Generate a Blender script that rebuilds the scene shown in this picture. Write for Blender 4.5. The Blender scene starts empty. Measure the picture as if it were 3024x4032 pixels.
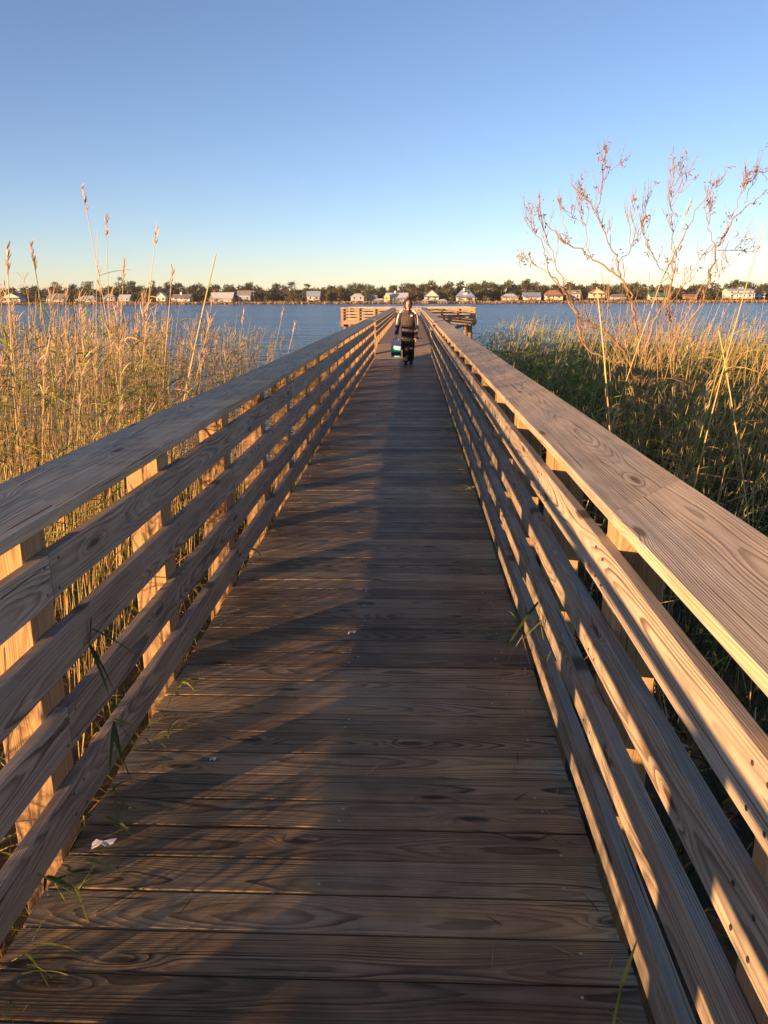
import bpy, math, random
import numpy as np
from math import radians, sin, cos, pi
from mathutils import Vector
random.seed(7); RNG = np.random.default_rng(11)
sc = bpy.context.scene
COL = sc.collection
CAMH = 1.66
# ------------------------------------------------------------------ camera
PITCH, YAW, ROLL = radians(15.4), radians(2.05), radians(0.2)
FPX = 3050.0
fw = np.array([-sin(YAW)*cos(PITCH), cos(YAW)*cos(PITCH), -sin(PITCH)])
rt0 = np.array([cos(YAW), sin(YAW), 0.0]); up0 = np.cross(rt0, fw)
rt = rt0*cos(ROLL) - up0*sin(ROLL); up = rt0*sin(ROLL) + up0*cos(ROLL)
def ray(x, y): return fw + rt*(x-1512)/FPX - up*(y-2016)/FPX
def atY(x, y, Y):
    r = ray(x, y); t = Y/r[1]; return Vector((r[0]*t, Y, CAMH + r[2]*t))
def atZ(x, y, z=0.0):
    r = ray(x, y); t = (z-CAMH)/r[2]; return Vector((r[0]*t, r[1]*t, z))
cd = bpy.data.cameras.new('camera'); cam = bpy.data.objects.new('camera', cd); COL.objects.link(cam)
from mathutils import Matrix
M = Matrix(((rt[0], up[0], -fw[0], 0), (rt[1], up[1], -fw[1], 0), (rt[2], up[2], -fw[2], CAMH), (0, 0, 0, 1)))
cam.matrix_world = M
cd.sensor_fit = 'VERTICAL'; cd.sensor_height = 24.0; cd.lens = 24.0*FPX/4032
cd.clip_start = 0.05; cd.clip_end = 20000
sc.camera = cam

# ------------------------------------------------------------------ world and sun
SUN_EL = 4.7; SUN_AZ = 47.0      # azimuth: behind the camera, to its left
w = bpy.data.worlds.new('World'); sc.world = w; w.use_nodes = True
nt = w.node_tree; nt.nodes.clear()
sky = nt.nodes.new('ShaderNodeTexSky'); sky.sky_type = 'NISHITA'; sky.sun_disc = False
sky.sun_elevation = radians(SUN_EL); sky.sun_rotation = radians(180+SUN_AZ)
sky.altitude = 0; sky.air_density = 0.68; sky.dust_density = 0.12; sky.ozone_density = 2.15
bg = nt.nodes.new('ShaderNodeBackground'); bg.inputs[1].default_value = 0.09
wo = nt.nodes.new('ShaderNodeOutputWorld')
wbal = nt.nodes.new('ShaderNodeVectorMath'); wbal.operation = 'MULTIPLY'; wbal.inputs[1].default_value = (1.36, 1.085, 1.09)
nt.links.new(sky.outputs[0], wbal.inputs[0]); nt.links.new(wbal.outputs[0], bg.inputs[0]); nt.links.new(bg.outputs[0], wo.inputs[0])
sd = bpy.data.lights.new('sun', 'SUN'); sd.energy = 5.0; sd.angle = radians(0.55); sd.color = (1.0, 0.56, 0.25)
so = bpy.data.objects.new('sun', sd); COL.objects.link(so)
sunv = Vector((-sin(radians(SUN_AZ))*cos(radians(SUN_EL)), -cos(radians(SUN_AZ))*cos(radians(SUN_EL)), sin(radians(SUN_EL))))
so.rotation_euler = sunv.to_track_quat('Z', 'Y').to_euler(); so.location = (-20, -20, 10)
sc.view_settings.view_transform = 'Standard'; sc.view_settings.look = 'None'
sc.view_settings.exposure = 1.56; sc.view_settings.gamma = 1
sc.render.engine = 'CYCLES'
try:
    sc.cycles.transparent_max_bounces = 8; sc.cycles.max_bounces = 6
except Exception: pass

# ------------------------------------------------------------------ material helpers
class NT:
    def __init__(s, name):
        s.m = bpy.data.materials.new(name); s.m.use_nodes = True; s.t = s.m.node_tree; s.t.nodes.clear()
        s.out = s.n('ShaderNodeOutputMaterial')
    def n(s, typ, **kw):
        x = s.t.nodes.new(typ)
        for k, v in kw.items(): setattr(x, k, v)
        return x
    def l(s, a, b): s.t.links.new(a, b)
    def put(s, sock, v):
        if hasattr(v, 'bl_idname') or hasattr(v, 'is_linked'): s.l(v, sock)
        else: sock.default_value = v
    def math(s, op, a, b=0.0, c=0.0, clamp=False):
        x = s.n('ShaderNodeMath', operation=op, use_clamp=clamp)
        s.put(x.inputs[0], a); s.put(x.inputs[1], b); s.put(x.inputs[2], c); return x.outputs[0]
    def vmul(s, a, v):
        x = s.n('ShaderNodeVectorMath', operation='MULTIPLY'); s.put(x.inputs[0], a); s.put(x.inputs[1], v); return x.outputs[0]
    def noise(s, vec, scale, detail=2.0, rough=0.5, dim='3D'):
        x = s.n('ShaderNodeTexNoise', noise_dimensions=dim)
        if vec is not None: s.l(vec, x.inputs['Vector'])
        x.inputs['Scale'].default_value = scale; x.inputs['Detail'].default_value = detail; x.inputs['Roughness'].default_value = rough
        return x.outputs[0]
    def mix(s, f, a, b, blend='MIX'):
        x = s.n('ShaderNodeMix', data_type='RGBA', blend_type=blend)
        s.put(x.inputs[0], f); s.put(x.inputs[6], a); s.put(x.inputs[7], b); return x.outputs[2]
    def ramp(s, f, a, b, x0=0.0, x1=1.0):
        x = s.n('ShaderNodeMapRange', interpolation_type='SMOOTHSTEP'); s.put(x.inputs[0], f)
        x.inputs[1].default_value = x0; x.inputs[2].default_value = x1; x.inputs[3].default_value = a; x.inputs[4].default_value = b
        return x.outputs[0]
    def attr(s, name):
        return s.n('ShaderNodeAttribute', attribute_name=name)
def c4(c): return (c[0], c[1], c[2], 1.0)

def wood(name, early, late, grey, greyf=0.4, contrast=0.8, ringw=0.0075, tonev=0.35, rough=0.78, dirt=0.0, bump=0.5):
    N = NT(name); wc = N.attr('wc').outputs['Vector']; tone = N.attr('tone').outputs['Fac']
    sep = N.n('ShaderNodeSeparateXYZ'); N.l(wc, sep.inputs[0]); u, v, wq = sep.outputs
    # slow drift of the pith along the board -> cathedral figures
    nx = N.n('ShaderNodeCombineXYZ'); N.l(u, nx.inputs[0]); N.l(N.math('MULTIPLY', v, 0.15), nx.inputs[1])
    n1 = N.noise(nx.outputs[0], 0.55, 1.5); ny = N.n('ShaderNodeCombineXYZ'); N.l(u, ny.inputs[0]); ny.inputs[1].default_value = 37.3
    n2 = N.noise(ny.outputs[0], 0.6, 2.0)
    v2 = N.math('ADD', v, N.math('MULTIPLY', N.math('SUBTRACT', n1, 0.5), 0.07))
    w2 = N.math('ADD', wq, N.math('MULTIPLY', N.math('SUBTRACT', n2, 0.5), 0.135))
    # fine wobble
    fv = N.vmul(wc, (1.8, 20.0, 20.0)); n3 = N.noise(fv, 1.0, 2.5)
    # knots
    kv = N.vmul(wc, (1.35, 6.0, 0.0)); vo = N.n('ShaderNodeTexVoronoi', voronoi_dimensions='2D', feature='F1')
    N.l(kv, vo.inputs['Vector']); vo.inputs['Scale'].default_value = 1.0
    kd = vo.outputs['Distance']; kc = N.n('ShaderNodeSeparateColor'); N.l(vo.outputs['Color'], kc.inputs[0])
    gate = N.math('GREATER_THAN', kc.outputs[0], 0.58)
    kb = N.math('MULTIPLY', N.ramp(kd, 1.0, 0.0, 0.0, 0.22), gate)
    rho = N.math('SQRT', N.math('ADD', N.math('MULTIPLY', v2, v2), N.math('MULTIPLY', w2, w2)))
    rho = N.math('ADD', rho, N.math('MULTIPLY', N.math('SUBTRACT', n3, 0.5), 0.009))
    rho = N.math('ADD', rho, N.math('MULTIPLY', kb, 0.015))
    # ring width changes slowly
    rw = N.math('MULTIPLY_ADD', N.noise(wc, 3.0, 0.0), 0.0, 1.0/ringw)
    fr = N.math('FRACT', N.math('MULTIPLY', rho, rw))
    la = N.math('MULTIPLY', N.ramp(fr, 0.0, 1.0, 0.30, 0.86), N.ramp(fr, 1.0, 0.0, 0.90, 1.0))
    ridx = N.math('FLOOR', N.math('MULTIPLY', rho, rw))
    wn = N.n('ShaderNodeTexWhiteNoise', noise_dimensions='1D'); N.l(ridx, wn.inputs['W'])
    la = N.math('MULTIPLY', la, N.math('MULTIPLY_ADD', wn.outputs[0], 0.7, 0.45))
    patch = N.ramp(N.noise(N.vmul(wc, (1.6, 9, 9)), 1.0, 2), 0.35, 1.0, 0.3, 0.6)
    la = N.math('MULTIPLY', N.math('MULTIPLY', la, patch), contrast, clamp=True)
    fib = N.noise(N.vmul(wc, (6.0, 330.0, 330.0)), 1.0, 2.0)
    strk = N.noise(N.vmul(wc, (1.3, 85.0, 85.0)), 1.0, 3.0, 0.65); wear = N.noise(N.vmul(wc, (3.5, 11.0, 11.0)), 1.0, 4.0, 0.6)
    # colours
    big = N.noise(N.vmul(wc, (1.2, 7, 7)), 1.0, 3)
    base = N.mix(N.math('MULTIPLY', N.ramp(big, 0.0, 1.0, 0.35, 0.68), greyf), c4(early), c4(grey))
    col = N.mix(la, base, c4(late))
    kcore = N.math('MULTIPLY', N.ramp(kd, 1.0, 0.0, 0.04, 0.10), gate)
    col = N.mix(N.math('MULTIPLY', kcore, 0.85), col, (late[0]*0.6, late[1]*0.42, late[2]*0.32, 1))
    crk = N.math('MULTIPLY', N.ramp(N.noise(N.vmul(wc, (1.1, 95.0, 95.0)), 1.0, 1.0), 0.0, 1.0, 0.71, 0.74), 0.8)
    col = N.mix(crk, col, (0.02, 0.017, 0.014, 1))
    val = N.math('ADD', N.math('MULTIPLY_ADD', tone, tonev, 1.0-tonev*0.5), N.math('MULTIPLY', N.math('SUBTRACT', fib, 0.5), 0.55))
    val = N.math('ADD', val, N.math('MULTIPLY', N.math('SUBTRACT', strk, 0.5), 1.15)); val = N.math('ADD', val, N.math('MULTIPLY', N.math('SUBTRACT', wear, 0.5), 0.85))
    if dirt:
        g = N.n('ShaderNodeNewGeometry')
        dn = N.noise(g.outputs['Position'], 2.3, 5, 0.62)
        val = N.math('MULTIPLY', val, N.math('MULTIPLY_ADD', N.ramp(dn, 0.0, 1.0, 0.33, 0.62), dirt, 1.0-dirt))
        col = N.mix(N.ramp(N.noise(g.outputs['Position'], 5.1, 3), 0.0, 0.35, 0.55, 0.75), col, c4(grey))
    vm = N.n('ShaderNodeVectorMath', operation='SCALE'); N.l(col, vm.inputs[0]); N.l(val, vm.inputs['Scale'])
    b = N.n('ShaderNodeBsdfPrincipled'); N.l(vm.outputs[0], b.inputs['Base Color']); b.inputs['Roughness'].default_value = rough
    b.inputs['Specular IOR Level'].default_value = 0.35
    h = N.math('ADD', N.math('MULTIPLY', la, 0.8), N.math('MULTIPLY', fib, 0.5)); h = N.math('SUBTRACT', h, N.math('MULTIPLY', crk, 1.5))
    bp = N.n('ShaderNodeBump'); bp.inputs['Strength'].default_value = bump; bp.inputs['Distance'].default_value = 0.0016
    N.l(h, bp.inputs['Height']); N.l(bp.outputs[0], b.inputs['Normal']); N.l(b.outputs[0], N.out.inputs[0])
    return N.m
WPOST = wood('pine_post', (0.36, 0.235, 0.115), (0.19, 0.105, 0.045), (0.32, 0.22, 0.12), 0.3, 0.7, 0.0045, 0.15)
WRAIL = wood('weathered_rail', (0.365, 0.30, 0.215), (0.10, 0.07, 0.05), (0.31, 0.28, 0.23), 0.8, 0.95, 0.0052, 0.45)
WCAP = wood('weathered_cap', (0.52, 0.41, 0.265), (0.21, 0.15, 0.09), (0.44, 0.385, 0.29), 0.9, 0.75, 0.0056, 0.3)
WDECK = wood('deck_plank', (0.37, 0.25, 0.12), (0.055, 0.034, 0.017), (0.32, 0.255, 0.155), 0.75, 0.9, 0.0052, 0.85, 0.60, dirt=0.35, bump=1.0)
WBEAM = wood('pier_beam', (0.30, 0.21, 0.13), (0.14, 0.09, 0.05), (0.25, 0.2, 0.16), 0.4, 0.6, 0.009, 0.2)

def simple(name, col, rough=0.7, metal=0.0, nz=0.0, nscale=8.0, spec=0.4, coord='Object'):
    N = NT(name); b = N.n('ShaderNodeBsdfPrincipled'); b.inputs['Roughness'].default_value = rough
    b.inputs['Metallic'].default_value = metal; b.inputs['Specular IOR Level'].default_value = spec
    if nz:
        tc = N.n('ShaderNodeTexCoord'); f = N.noise(tc.outputs[coord], nscale, 4)
        N.l(N.mix(N.ramp(f, 0, 1, 0.3, 0.7), c4([x*(1-nz) for x in col]), c4([min(1, x*(1+nz)) for x in col])), b.inputs['Base Color'])
    else: b.inputs['Base Color'].default_value = c4(col)
    N.l(b.outputs[0], N.out.inputs[0]); return N.m
def leafmat(name, trans=0.35, rough=0.6):
    N = NT(name); a = N.attr('col').outputs['Color']
    b = N.n('ShaderNodeBsdfPrincipled'); N.l(a, b.inputs['Base Color']); b.inputs['Roughness'].default_value = rough; b.inputs['Specular IOR Level'].default_value = 0.25
    t = N.n('ShaderNodeBsdfTranslucent'); N.l(a, t.inputs[0])
    mx = N.n('ShaderNodeMixShader'); mx.inputs[0].default_value = trans
    N.l(b.outputs[0], mx.inputs[1]); N.l(t.outputs[0], mx.inputs[2]); N.l(mx.outputs[0], N.out.inputs[0]); return N.m
LEAF = leafmat('reed_leaf', 0.35); STEM = leafmat('reed_stem', 0.0); BARK = leafmat('shrub_bark', 0.0, 0.85); CROWN = leafmat('tree_foliage', 0.2, 0.8)

# ------------------------------------------------------------------ object helpers
def tag(o, label=None, cat=None, group=None, kind=None):
    if label: o['label'] = label
    if cat: o['category'] = cat
    if group: o['group'] = group
    if kind: o['kind'] = kind
    return o
def empty(name, loc=(0, 0, 0)):
    o = bpy.data.objects.new(name, None); COL.objects.link(o); o.location = loc; o.empty_display_size = 0.2; return o
def link(name, me, mat, parent=None, smooth=False):
    if mat is not None:
        for m in (mat if isinstance(mat, (list, tuple)) else [mat]): me.materials.append(m)
    if smooth and len(me.polygons): me.polygons.foreach_set('use_smooth', [True]*len(me.polygons))
    o = bpy.data.objects.new(name, me); COL.objects.link(o)
    if parent is not None:
        o.parent = parent; o.matrix_parent_inverse = Matrix.Translation(-Vector(parent.location)) if parent.parent is None else Matrix.Translation(-Vector(parent.matrix_basis.translation))
    return o
def npmesh(name, V, Q, attrs=None):
    V = np.asarray(V, dtype=np.float32); Q = np.asarray(Q, dtype=np.int32)
    me = bpy.data.meshes.new(name); me.vertices.add(len(V)); me.vertices.foreach_set('co', V.ravel())
    k = Q.shape[1]; me.loops.add(Q.size); me.loops.foreach_set('vertex_index', Q.ravel()); me.polygons.add(len(Q))
    me.polygons.foreach_set('loop_start', np.arange(0, Q.size, k, dtype=np.int32)); me.polygons.foreach_set('loop_total', np.full(len(Q), k, dtype=np.int32))
    for an, (typ, data) in (attrs or {}).items():
        a = me.attributes.new(an, typ, 'POINT')
        key = {'FLOAT_VECTOR': 'vector', 'FLOAT_COLOR': 'color', 'FLOAT': 'value'}[typ]
        a.data.foreach_set(key, np.asarray(data, dtype=np.float32).ravel())
    me.update(calc_edges=True); me.validate(); return me

class Planks:
    """collects chamfered timber pieces with board-space coordinates for the solid wood grain"""
    def __init__(s): s.V = []; s.Q = []; s.W = []; s.T = []; s.n = 0
    def add(s, p0, p1, side, th, wd, seg=1, ch=0.004, warp=0.0, mitre=(0, 0), pith=None, tone=None, flipn=False):
        """p0,p1 ends of the centre line; side = unit vector across the width wd; th = thickness along cross(axis, side)"""
        p0 = np.array(p0, float); p1 = np.array(p1, float); ax = p1-p0; L = np.linalg.norm(ax); ax /= L
        sd = np.array(side, float); sd -= ax*(sd@ax); sd /= np.linalg.norm(sd); nn = np.cross(ax, sd)
        hw, ht = wd/2, th/2
        prof = [(-hw+ch, -ht), (hw-ch, -ht), (hw, -ht+ch), (hw, ht-ch), (hw-ch, ht), (-hw+ch, ht), (-hw, ht-ch), (-hw, -ht+ch)]
        u0 = RNG.uniform(0, 60)
        pv = RNG.uniform(-0.05, 0.05) if pith is None else pith[0]; pw = RNG.choice([-1, 1])*RNG.uniform(0.07, 0.17) if pith is None else pith[1]
        t = RNG.uniform(0, 1) if tone is None else tone
        ph = RNG.uniform(0, 6.28, 4)
        for i in range(seg+1):
            f = i/seg; wp = warp*min(1, 8*f*(1-f)); wv = wp*(sin(ph[0]+f*L*1.3)*0.6 + 0.4*sin(ph[1]+f*L*3.1)); ww = wp*(sin(ph[2]+f*L*1.1)*0.7+0.3*sin(ph[3]+f*L*2.7))
            for a, b in prof:
                m = mitre[0]*a*(1-f) + mitre[1]*a*f
                p = p0 + ax*(L*f + m) + sd*(a+wv) + nn*(b+ww); s.V.append(p)
                s.W.append((u0+L*f+m, a-pv, b-pw)); s.T.append(t)
        for i in range(seg):
            for k in range(8):
                a = s.n+i*8+k; b = s.n+i*8+(k+1) % 8; s.Q.append((a, b, b+8, a+8))
        for base, rev in ((s.n, True), (s.n+seg*8, False)):
            q = [(0, 1, 2, 7), (7, 2, 3, 6), (6, 3, 4, 5)]
            for a in q:
                a = tuple(base+x for x in a); s.Q.append(a[::-1] if rev else a)
        s.n += (seg+1)*8
    def build(s, name, mat, parent=None):
        me = npmesh(name, s.V, s.Q, {'wc': ('FLOAT_VECTOR', s.W), 'tone': ('FLOAT', s.T)}); me.shade_flat()
        return link(name, me, mat, parent)
def board(name, mat, parent, *a, **k):
    b = Planks(); b.add(*a, **k); return b.build(name, mat, parent)

class MB:
    """plain polygon collector"""
    def __init__(s): s.V = []; s.F = []
    def box(s, lo, hi):
        n = len(s.V); x0, y0, z0 = lo; x1, y1, z1 = hi
        s.V += [(x0, y0, z0), (x1, y0, z0), (x1, y1, z0), (x0, y1, z0), (x0, y0, z1), (x1, y0, z1), (x1, y1, z1), (x0, y1, z1)]
        s.F += [tuple(n+i for i in f) for f in ((0, 3, 2, 1), (4, 5, 6, 7), (0, 1, 5, 4), (1, 2, 6, 5), (2, 3, 7, 6), (3, 0, 4, 7))]
    def poly(s, pts, faces):
        n = len(s.V); s.V += [tuple(p) for p in pts]; s.F += [tuple(n+i for i in f) for f in faces]
    def loft(s, pts, rad, k=10, cap=True, xdir=(1, 0, 0)):
        """tube through pts; rad = r or (rx, ry) per point"""
        pts = [Vector(p) for p in pts]; n = len(s.V)
        for i, p in enumerate(pts):
            d = (pts[min(i+1, len(pts)-1)] - pts[max(i-1, 0)]).normalized()
            x = Vector(xdir) - d*d.dot(Vector(xdir))
            if x.length < 0.1: x = Vector((0, 1, 0)) - d*d.y
            x.normalize(); y = d.cross(x); r = rad[i]; rx, ry = (r if isinstance(r, tuple) else (r, r))
            for j in range(k):
                a = 2*pi*j/k; s.V.append(tuple(p + x*rx*cos(a) + y*ry*sin(a)))
        for i in range(len(pts)-1):
            for j in range(k):
                a = n+i*k+j; b = n+i*k+(j+1) % k; s.F.append((a, b, b+k, a+k))
        if cap:
            s.F.append(tuple(n+j for j in range(k))[::-1]); s.F.append(tuple(n+(len(pts)-1)*k+j for j in range(k)))
    def build(s, name, mat, parent=None, smooth=False):
        me = bpy.data.meshes.new(name); me.from_pydata(s.V, [], s.F); me.update(); return link(name, me, mat, parent, smooth)

# ------------------------------------------------------------------ vegetation builders (vectorised)
class Veg:
    def __init__(s): s.V = []; s.Q = []; s.C = []; s.n = 0
    def ribbons(s, P, D, L, W, droop, C, K=4, flat=0.0, tip=None):
        P = np.asarray(P, float); n = len(P)
        if n == 0: return
        D = D/np.linalg.norm(D, axis=1)[:, None]
        r = RNG.normal(size=(n, 3)); r[:, 2] += flat*3; S = np.cross(D, r); S /= np.linalg.norm(S, axis=1)[:, None]+1e-9
        t = np.linspace(0, 1, K+1)
        prof = np.minimum(1, 0.45+t*3)*np.power(1-t, 0.55); prof[-1] = 0.04
        cen = P[:, None]+D[:, None]*(L[:, None]*t)[:, :, None]; cen[:, :, 2] -= (droop*L)[:, None]*t**2
        off = S[:, None]*(W[:, None]*prof*0.5)[:, :, None]
        V = np.stack([cen-off, cen+off], 2).reshape(-1, 3)
        b = (np.arange(n)*(2*(K+1)))[:, None]+np.arange(K)[None]*2
        Q = np.stack([b, b+1, b+3, b+2], -1).reshape(-1, 4)+s.n
        Cc = np.repeat(np.asarray(C, float)[:, None], 2*(K+1), 1)
        if tip is not None:
            tt = np.repeat(t, 2)[None, :, None]**2; Cc = Cc*(1-tt)+np.asarray(tip)[None, None]*tt
        s.V.append(V); s.Q.append(Q); s.C.append(Cc.reshape(-1, 3)); s.n += len(V)
    def stems(s, P, D, L, R, bend, C, K=5, sides=3):
        n = len(P)
        D = D/np.linalg.norm(D, axis=1)[:, None]; t = np.linspace(0, 1, K+1)
        cen = P[:, None]+D[:, None]*(L[:, None]*t)[:, :, None]+bend[:, None]*(t**2)[None, :, None]
        x = np.cross(D, np.array([0.3, 1, 0.1])); x /= np.linalg.norm(x, axis=1)[:, None]; y = np.cross(D, x)
        rr = R[:, None]*(1-0.6*t); V = []
        for k in range(sides):
            a = 2*pi*k/sides+0.4; V.append(cen+(x[:, None]*cos(a)+y[:, None]*sin(a))*rr[:, :, None])
        V = np.stack(V, 2).reshape(-1, 3)
        b = (np.arange(n)*(sides*(K+1)))[:, None, None]+(np.arange(K)*sides)[None, :, None]; k = np.arange(sides)[None, None]; k2 = (k+1) % sides
        Q = np.stack([b+k, b+k2, b+k2+sides, b+k+sides], -1).reshape(-1, 4)+s.n
        s.V.append(V); s.Q.append(Q); s.C.append(np.repeat(np.asarray(C, float), sides*(K+1), 0)); s.n += len(V)
        return cen
    def build(s, name, mat, parent=None):
        C = np.concatenate(s.C); C = np.concatenate([np.clip(C, 0, 1), np.ones((len(C), 1))], 1)
        me = npmesh(name, np.concatenate(s.V), np.concatenate(s.Q), {'col': ('FLOAT_COLOR', C)})
        return link(name, me, mat, parent)
def cols(n, a, b, j=0.12):
    f = RNG.uniform(0, 1, (n, 1)); c = np.array(a)*(1-f)+np.array(b)*f; return c*(1+RNG.normal(0, j, (n, 1)))
TAN = (0.58, 0.42, 0.17); TAN2 = (0.36, 0.23, 0.09); GRN = (0.13, 0.19, 0.035); GRN2 = (0.24, 0.28, 0.07); PLUME = (0.48, 0.35, 0.20)

def reeds(veg_s, veg_l, P, H, lean, greenf=0.35, leaves=6, thick=0.0042, plume=0.35, leafL=0.34, lf0=0.42):
    n = len(P)
    D = np.zeros((n, 3)); D[:, 2] = 1; D[:, 0] = lean[:, 0]; D[:, 1] = lean[:, 1]
    bend = np.stack([H*RNG.uniform(0.0, 0.10, n), H*RNG.normal(0.0, 0.04, n), -H*0.01], 1)
    isg = RNG.uniform(size=n) < greenf*0.6
    C = cols(n, TAN, TAN2, 0.15); C[isg] = cols(isg.sum(), (0.30, 0.30, 0.10), (0.42, 0.36, 0.15))
    cen = veg_s.stems(P, D, H, thick*RNG.uniform(0.6, 1.3, n), bend, C)
    K = cen.shape[1]-1
    for _ in range(leaves):
        f = RNG.uniform(lf0, 0.97, n); i = np.minimum((f*K).astype(int), K-1); fr = f*K-i
        p = cen[np.arange(n), i]*(1-fr)[:, None]+cen[np.arange(n), i+1]*fr[:, None]
        az = RNG.uniform(0, 2*pi, n); d = np.stack([np.cos(az)*0.7+0.35, np.sin(az)*0.7, RNG.uniform(0.1, 1.3, n)], 1)
        g = RNG.uniform(size=n) < greenf*(0.5+f)
        c = cols(n, TAN, TAN2, 0.2); c[g] = cols(g.sum(), GRN, GRN2, 0.2)
        veg_l.ribbons(p, d, RNG.uniform(0.45, 1.2, n)*leafL, RNG.uniform(0.004, 0.010, n)*np.where(RNG.uniform(size=n) < .2, 1.8, 1.0), RNG.uniform(0.1, 0.9, n), c, 4)
    m = np.where(RNG.uniform(size=n) < plume)[0]
    if len(m):
        for k in range(16):
            f = RNG.uniform(0.86, 1.0, len(m)); p = cen[m, K-1]*(1-(f*K-(K-1)))[:, None]+cen[m, K]*(f*K-(K-1))[:, None]
            az = RNG.uniform(0, 2*pi, len(m)); d = np.stack([np.cos(az)*0.35+0.22, np.sin(az)*0.35, np.full(len(m), 0.9)], 1)
            veg_l.ribbons(p, d, RNG.uniform(0.06, 0.15, len(m)), RNG.uniform(0.005, 0.011, len(m)), RNG.uniform(0, 0.6, len(m)), cols(len(m), PLUME, (0.62, 0.46, 0.30), 0.15), 3)
    return cen

# ------------------------------------------------------------------ the setting: marsh ground, water, far shore
WATER_Z = -0.95
def groundh(x, y):
    if x < 0: e = 12.0 + 0.6*min(-x-1.5, 14)
    else: e = 27 + 0.25*min(x, 30)
    d = y-e+1.2*sin(x*0.9)+0.7*sin(x*2.3+1)
    return -0.62 - 0.62*max(0.0, min(1.0, (d+5)/8)) + 0.05*sin(x*3.1)*cos(y*2.7) + 0.04*sin(x*1.3+y*0.8)
xs = [-400, -120, -60] + [-40+i*1.0 for i in range(36)] + [-4+i*0.35 for i in range(40)] + [10+i*1.0 for i in range(40)] + [60, 120, 400]
ys = [-300, -60, -20] + [-10+i*1.0 for i in range(60)] + [60, 120, 250, 385]
V = [(x, y, groundh(x, y) if y < 200 else -1.6) for y in ys for x in xs]; nx = len(xs)
Q = [(j*nx+i, j*nx+i+1, (j+1)*nx+i+1, (j+1)*nx+i) for j in range(len(ys)-1) for i in range(nx-1)]
N = NT('marsh_mud'); g = N.n('ShaderNodeNewGeometry'); b = N.n('ShaderNodeBsdfPrincipled'); b.inputs['Roughness'].default_value = 0.9
f = N.noise(g.outputs['Position'], 3.0, 6, 0.65); f2 = N.noise(g.outputs['Position'], 40.0, 3)
N.l(N.mix(N.ramp(N.math('ADD', N.math('MULTIPLY', f, 0.7), N.math('MULTIPLY', f2, 0.3)), 0, 1, 0.35, 0.65), (0.028, 0.026, 0.014, 1), (0.085, 0.07, 0.035, 1)), b.inputs['Base Color'])
N.l(b.outputs[0], N.out.inputs[0])
tag(link('marsh_ground', npmesh('marsh_ground', V, Q), N.m), kind='structure')
# water
N = NT('lake_water'); g = N.n('ShaderNodeNewGeometry'); b = N.n('ShaderNodeBsdfPrincipled')
pos = g.outputs['Position']
wv = N.vmul(pos, (0.75, 1.0, 1.0)); a1 = N.noise(wv, 0.9, 3, 0.55); a2 = N.noise(wv, 4.2, 3, 0.6); a3 = N.noise(N.vmul(pos, (0.3, 1.0, 1.0)), 0.05, 5, 0.65); a4 = N.noise(N.vmul(pos, (0.55, 1.0, 1.0)), 0.22, 4, 0.65)
N.l(N.mix(N.ramp(a3, 0, 1, 0.40, 0.60), (0.010, 0.042, 0.125, 1), (0.022, 0.075, 0.190, 1)), b.inputs['Base Color'])
b.inputs['Roughness'].default_value = 0.2; b.inputs['IOR'].default_value = 1.33; b.inputs['Specular IOR Level'].default_value = 0.20
h = N.math('ADD', N.math('ADD', N.math('MULTIPLY', a1, 0.60), N.math('MULTIPLY', a2, 0.20)), N.math('MULTIPLY', a4, 1.3))
bp = N.n('ShaderNodeBump'); bp.inputs['Strength'].default_value = 1.0; bp.inputs['Distance'].default_value = 1.0; N.l(h, bp.inputs['Height'])
N.l(bp.outputs[0], b.inputs['Normal']); N.l(b.outputs[0], N.out.inputs[0])
tag(link('lake_water', npmesh('lake_water', [(-3000, -300, WATER_Z), (3000, -300, WATER_Z), (3000, 417, WATER_Z), (-3000, 417, WATER_Z)], [(0, 1, 2, 3)]), N.m), kind='structure')
# far shore land
V = []; Q = []; fx = list(range(-900, 1001, 20)); prof = [(-6, -1.6), (2, -1.0), (5, -0.55), (12, -0.25), (30, 0.2), (200, 1.0)]
def shoreY(x): return 408 + 5*sin(x*0.021) + 3*sin(x*0.067+1)
for dy, z in prof:
    for x in fx: V.append((x*(1+dy/600), shoreY(x)+dy, z))
nf = len(fx)
for j in range(len(prof)-1):
    for i in range(nf-1): Q.append((j*nf+i, j*nf+i+1, (j+1)*nf+i+1, (j+1)*nf+i))
N = NT('shore_grass'); g = N.n('ShaderNodeNewGeometry'); b = N.n('ShaderNodeBsdfPrincipled'); b.inputs['Roughness'].default_value = 0.9
N.l(N.mix(N.ramp(N.noise(g.outputs['Position'], 0.15, 5, 0.6), 0, 1, 0.35, 0.65), (0.22, 0.15, 0.07, 1), (0.13, 0.11, 0.05, 1)), b.inputs['Base Color']); N.l(b.outputs[0], N.out.inputs[0])
tag(link('far_shore', npmesh('far_shore', V, Q), N.m), kind='structure')
# dry marsh grass fringe along the far shore: uncountable
vg = Veg(); n = 9000
x = RNG.uniform(-330, 330, n); yy = np.array([shoreY(a) for a in x]) + RNG.uniform(1.5, 13, n); P = np.stack([x, yy, np.full(n, -0.8)], 1)
D = np.stack([RNG.normal(0, .5, n), RNG.normal(0, .3, n), np.ones(n)], 1)
vg.ribbons(P, D, RNG.uniform(0.9, 1.9, n), RNG.uniform(0.5, 1.2, n), RNG.uniform(0, .3, n), cols(n, (0.42, 0.27, 0.12), (0.30, 0.21, 0.09), 0.15), 2)
tag(vg.build('shore_reeds', LEAF), kind='stuff', label='dry tan grass fringe along the far shore', cat='grass')

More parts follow.
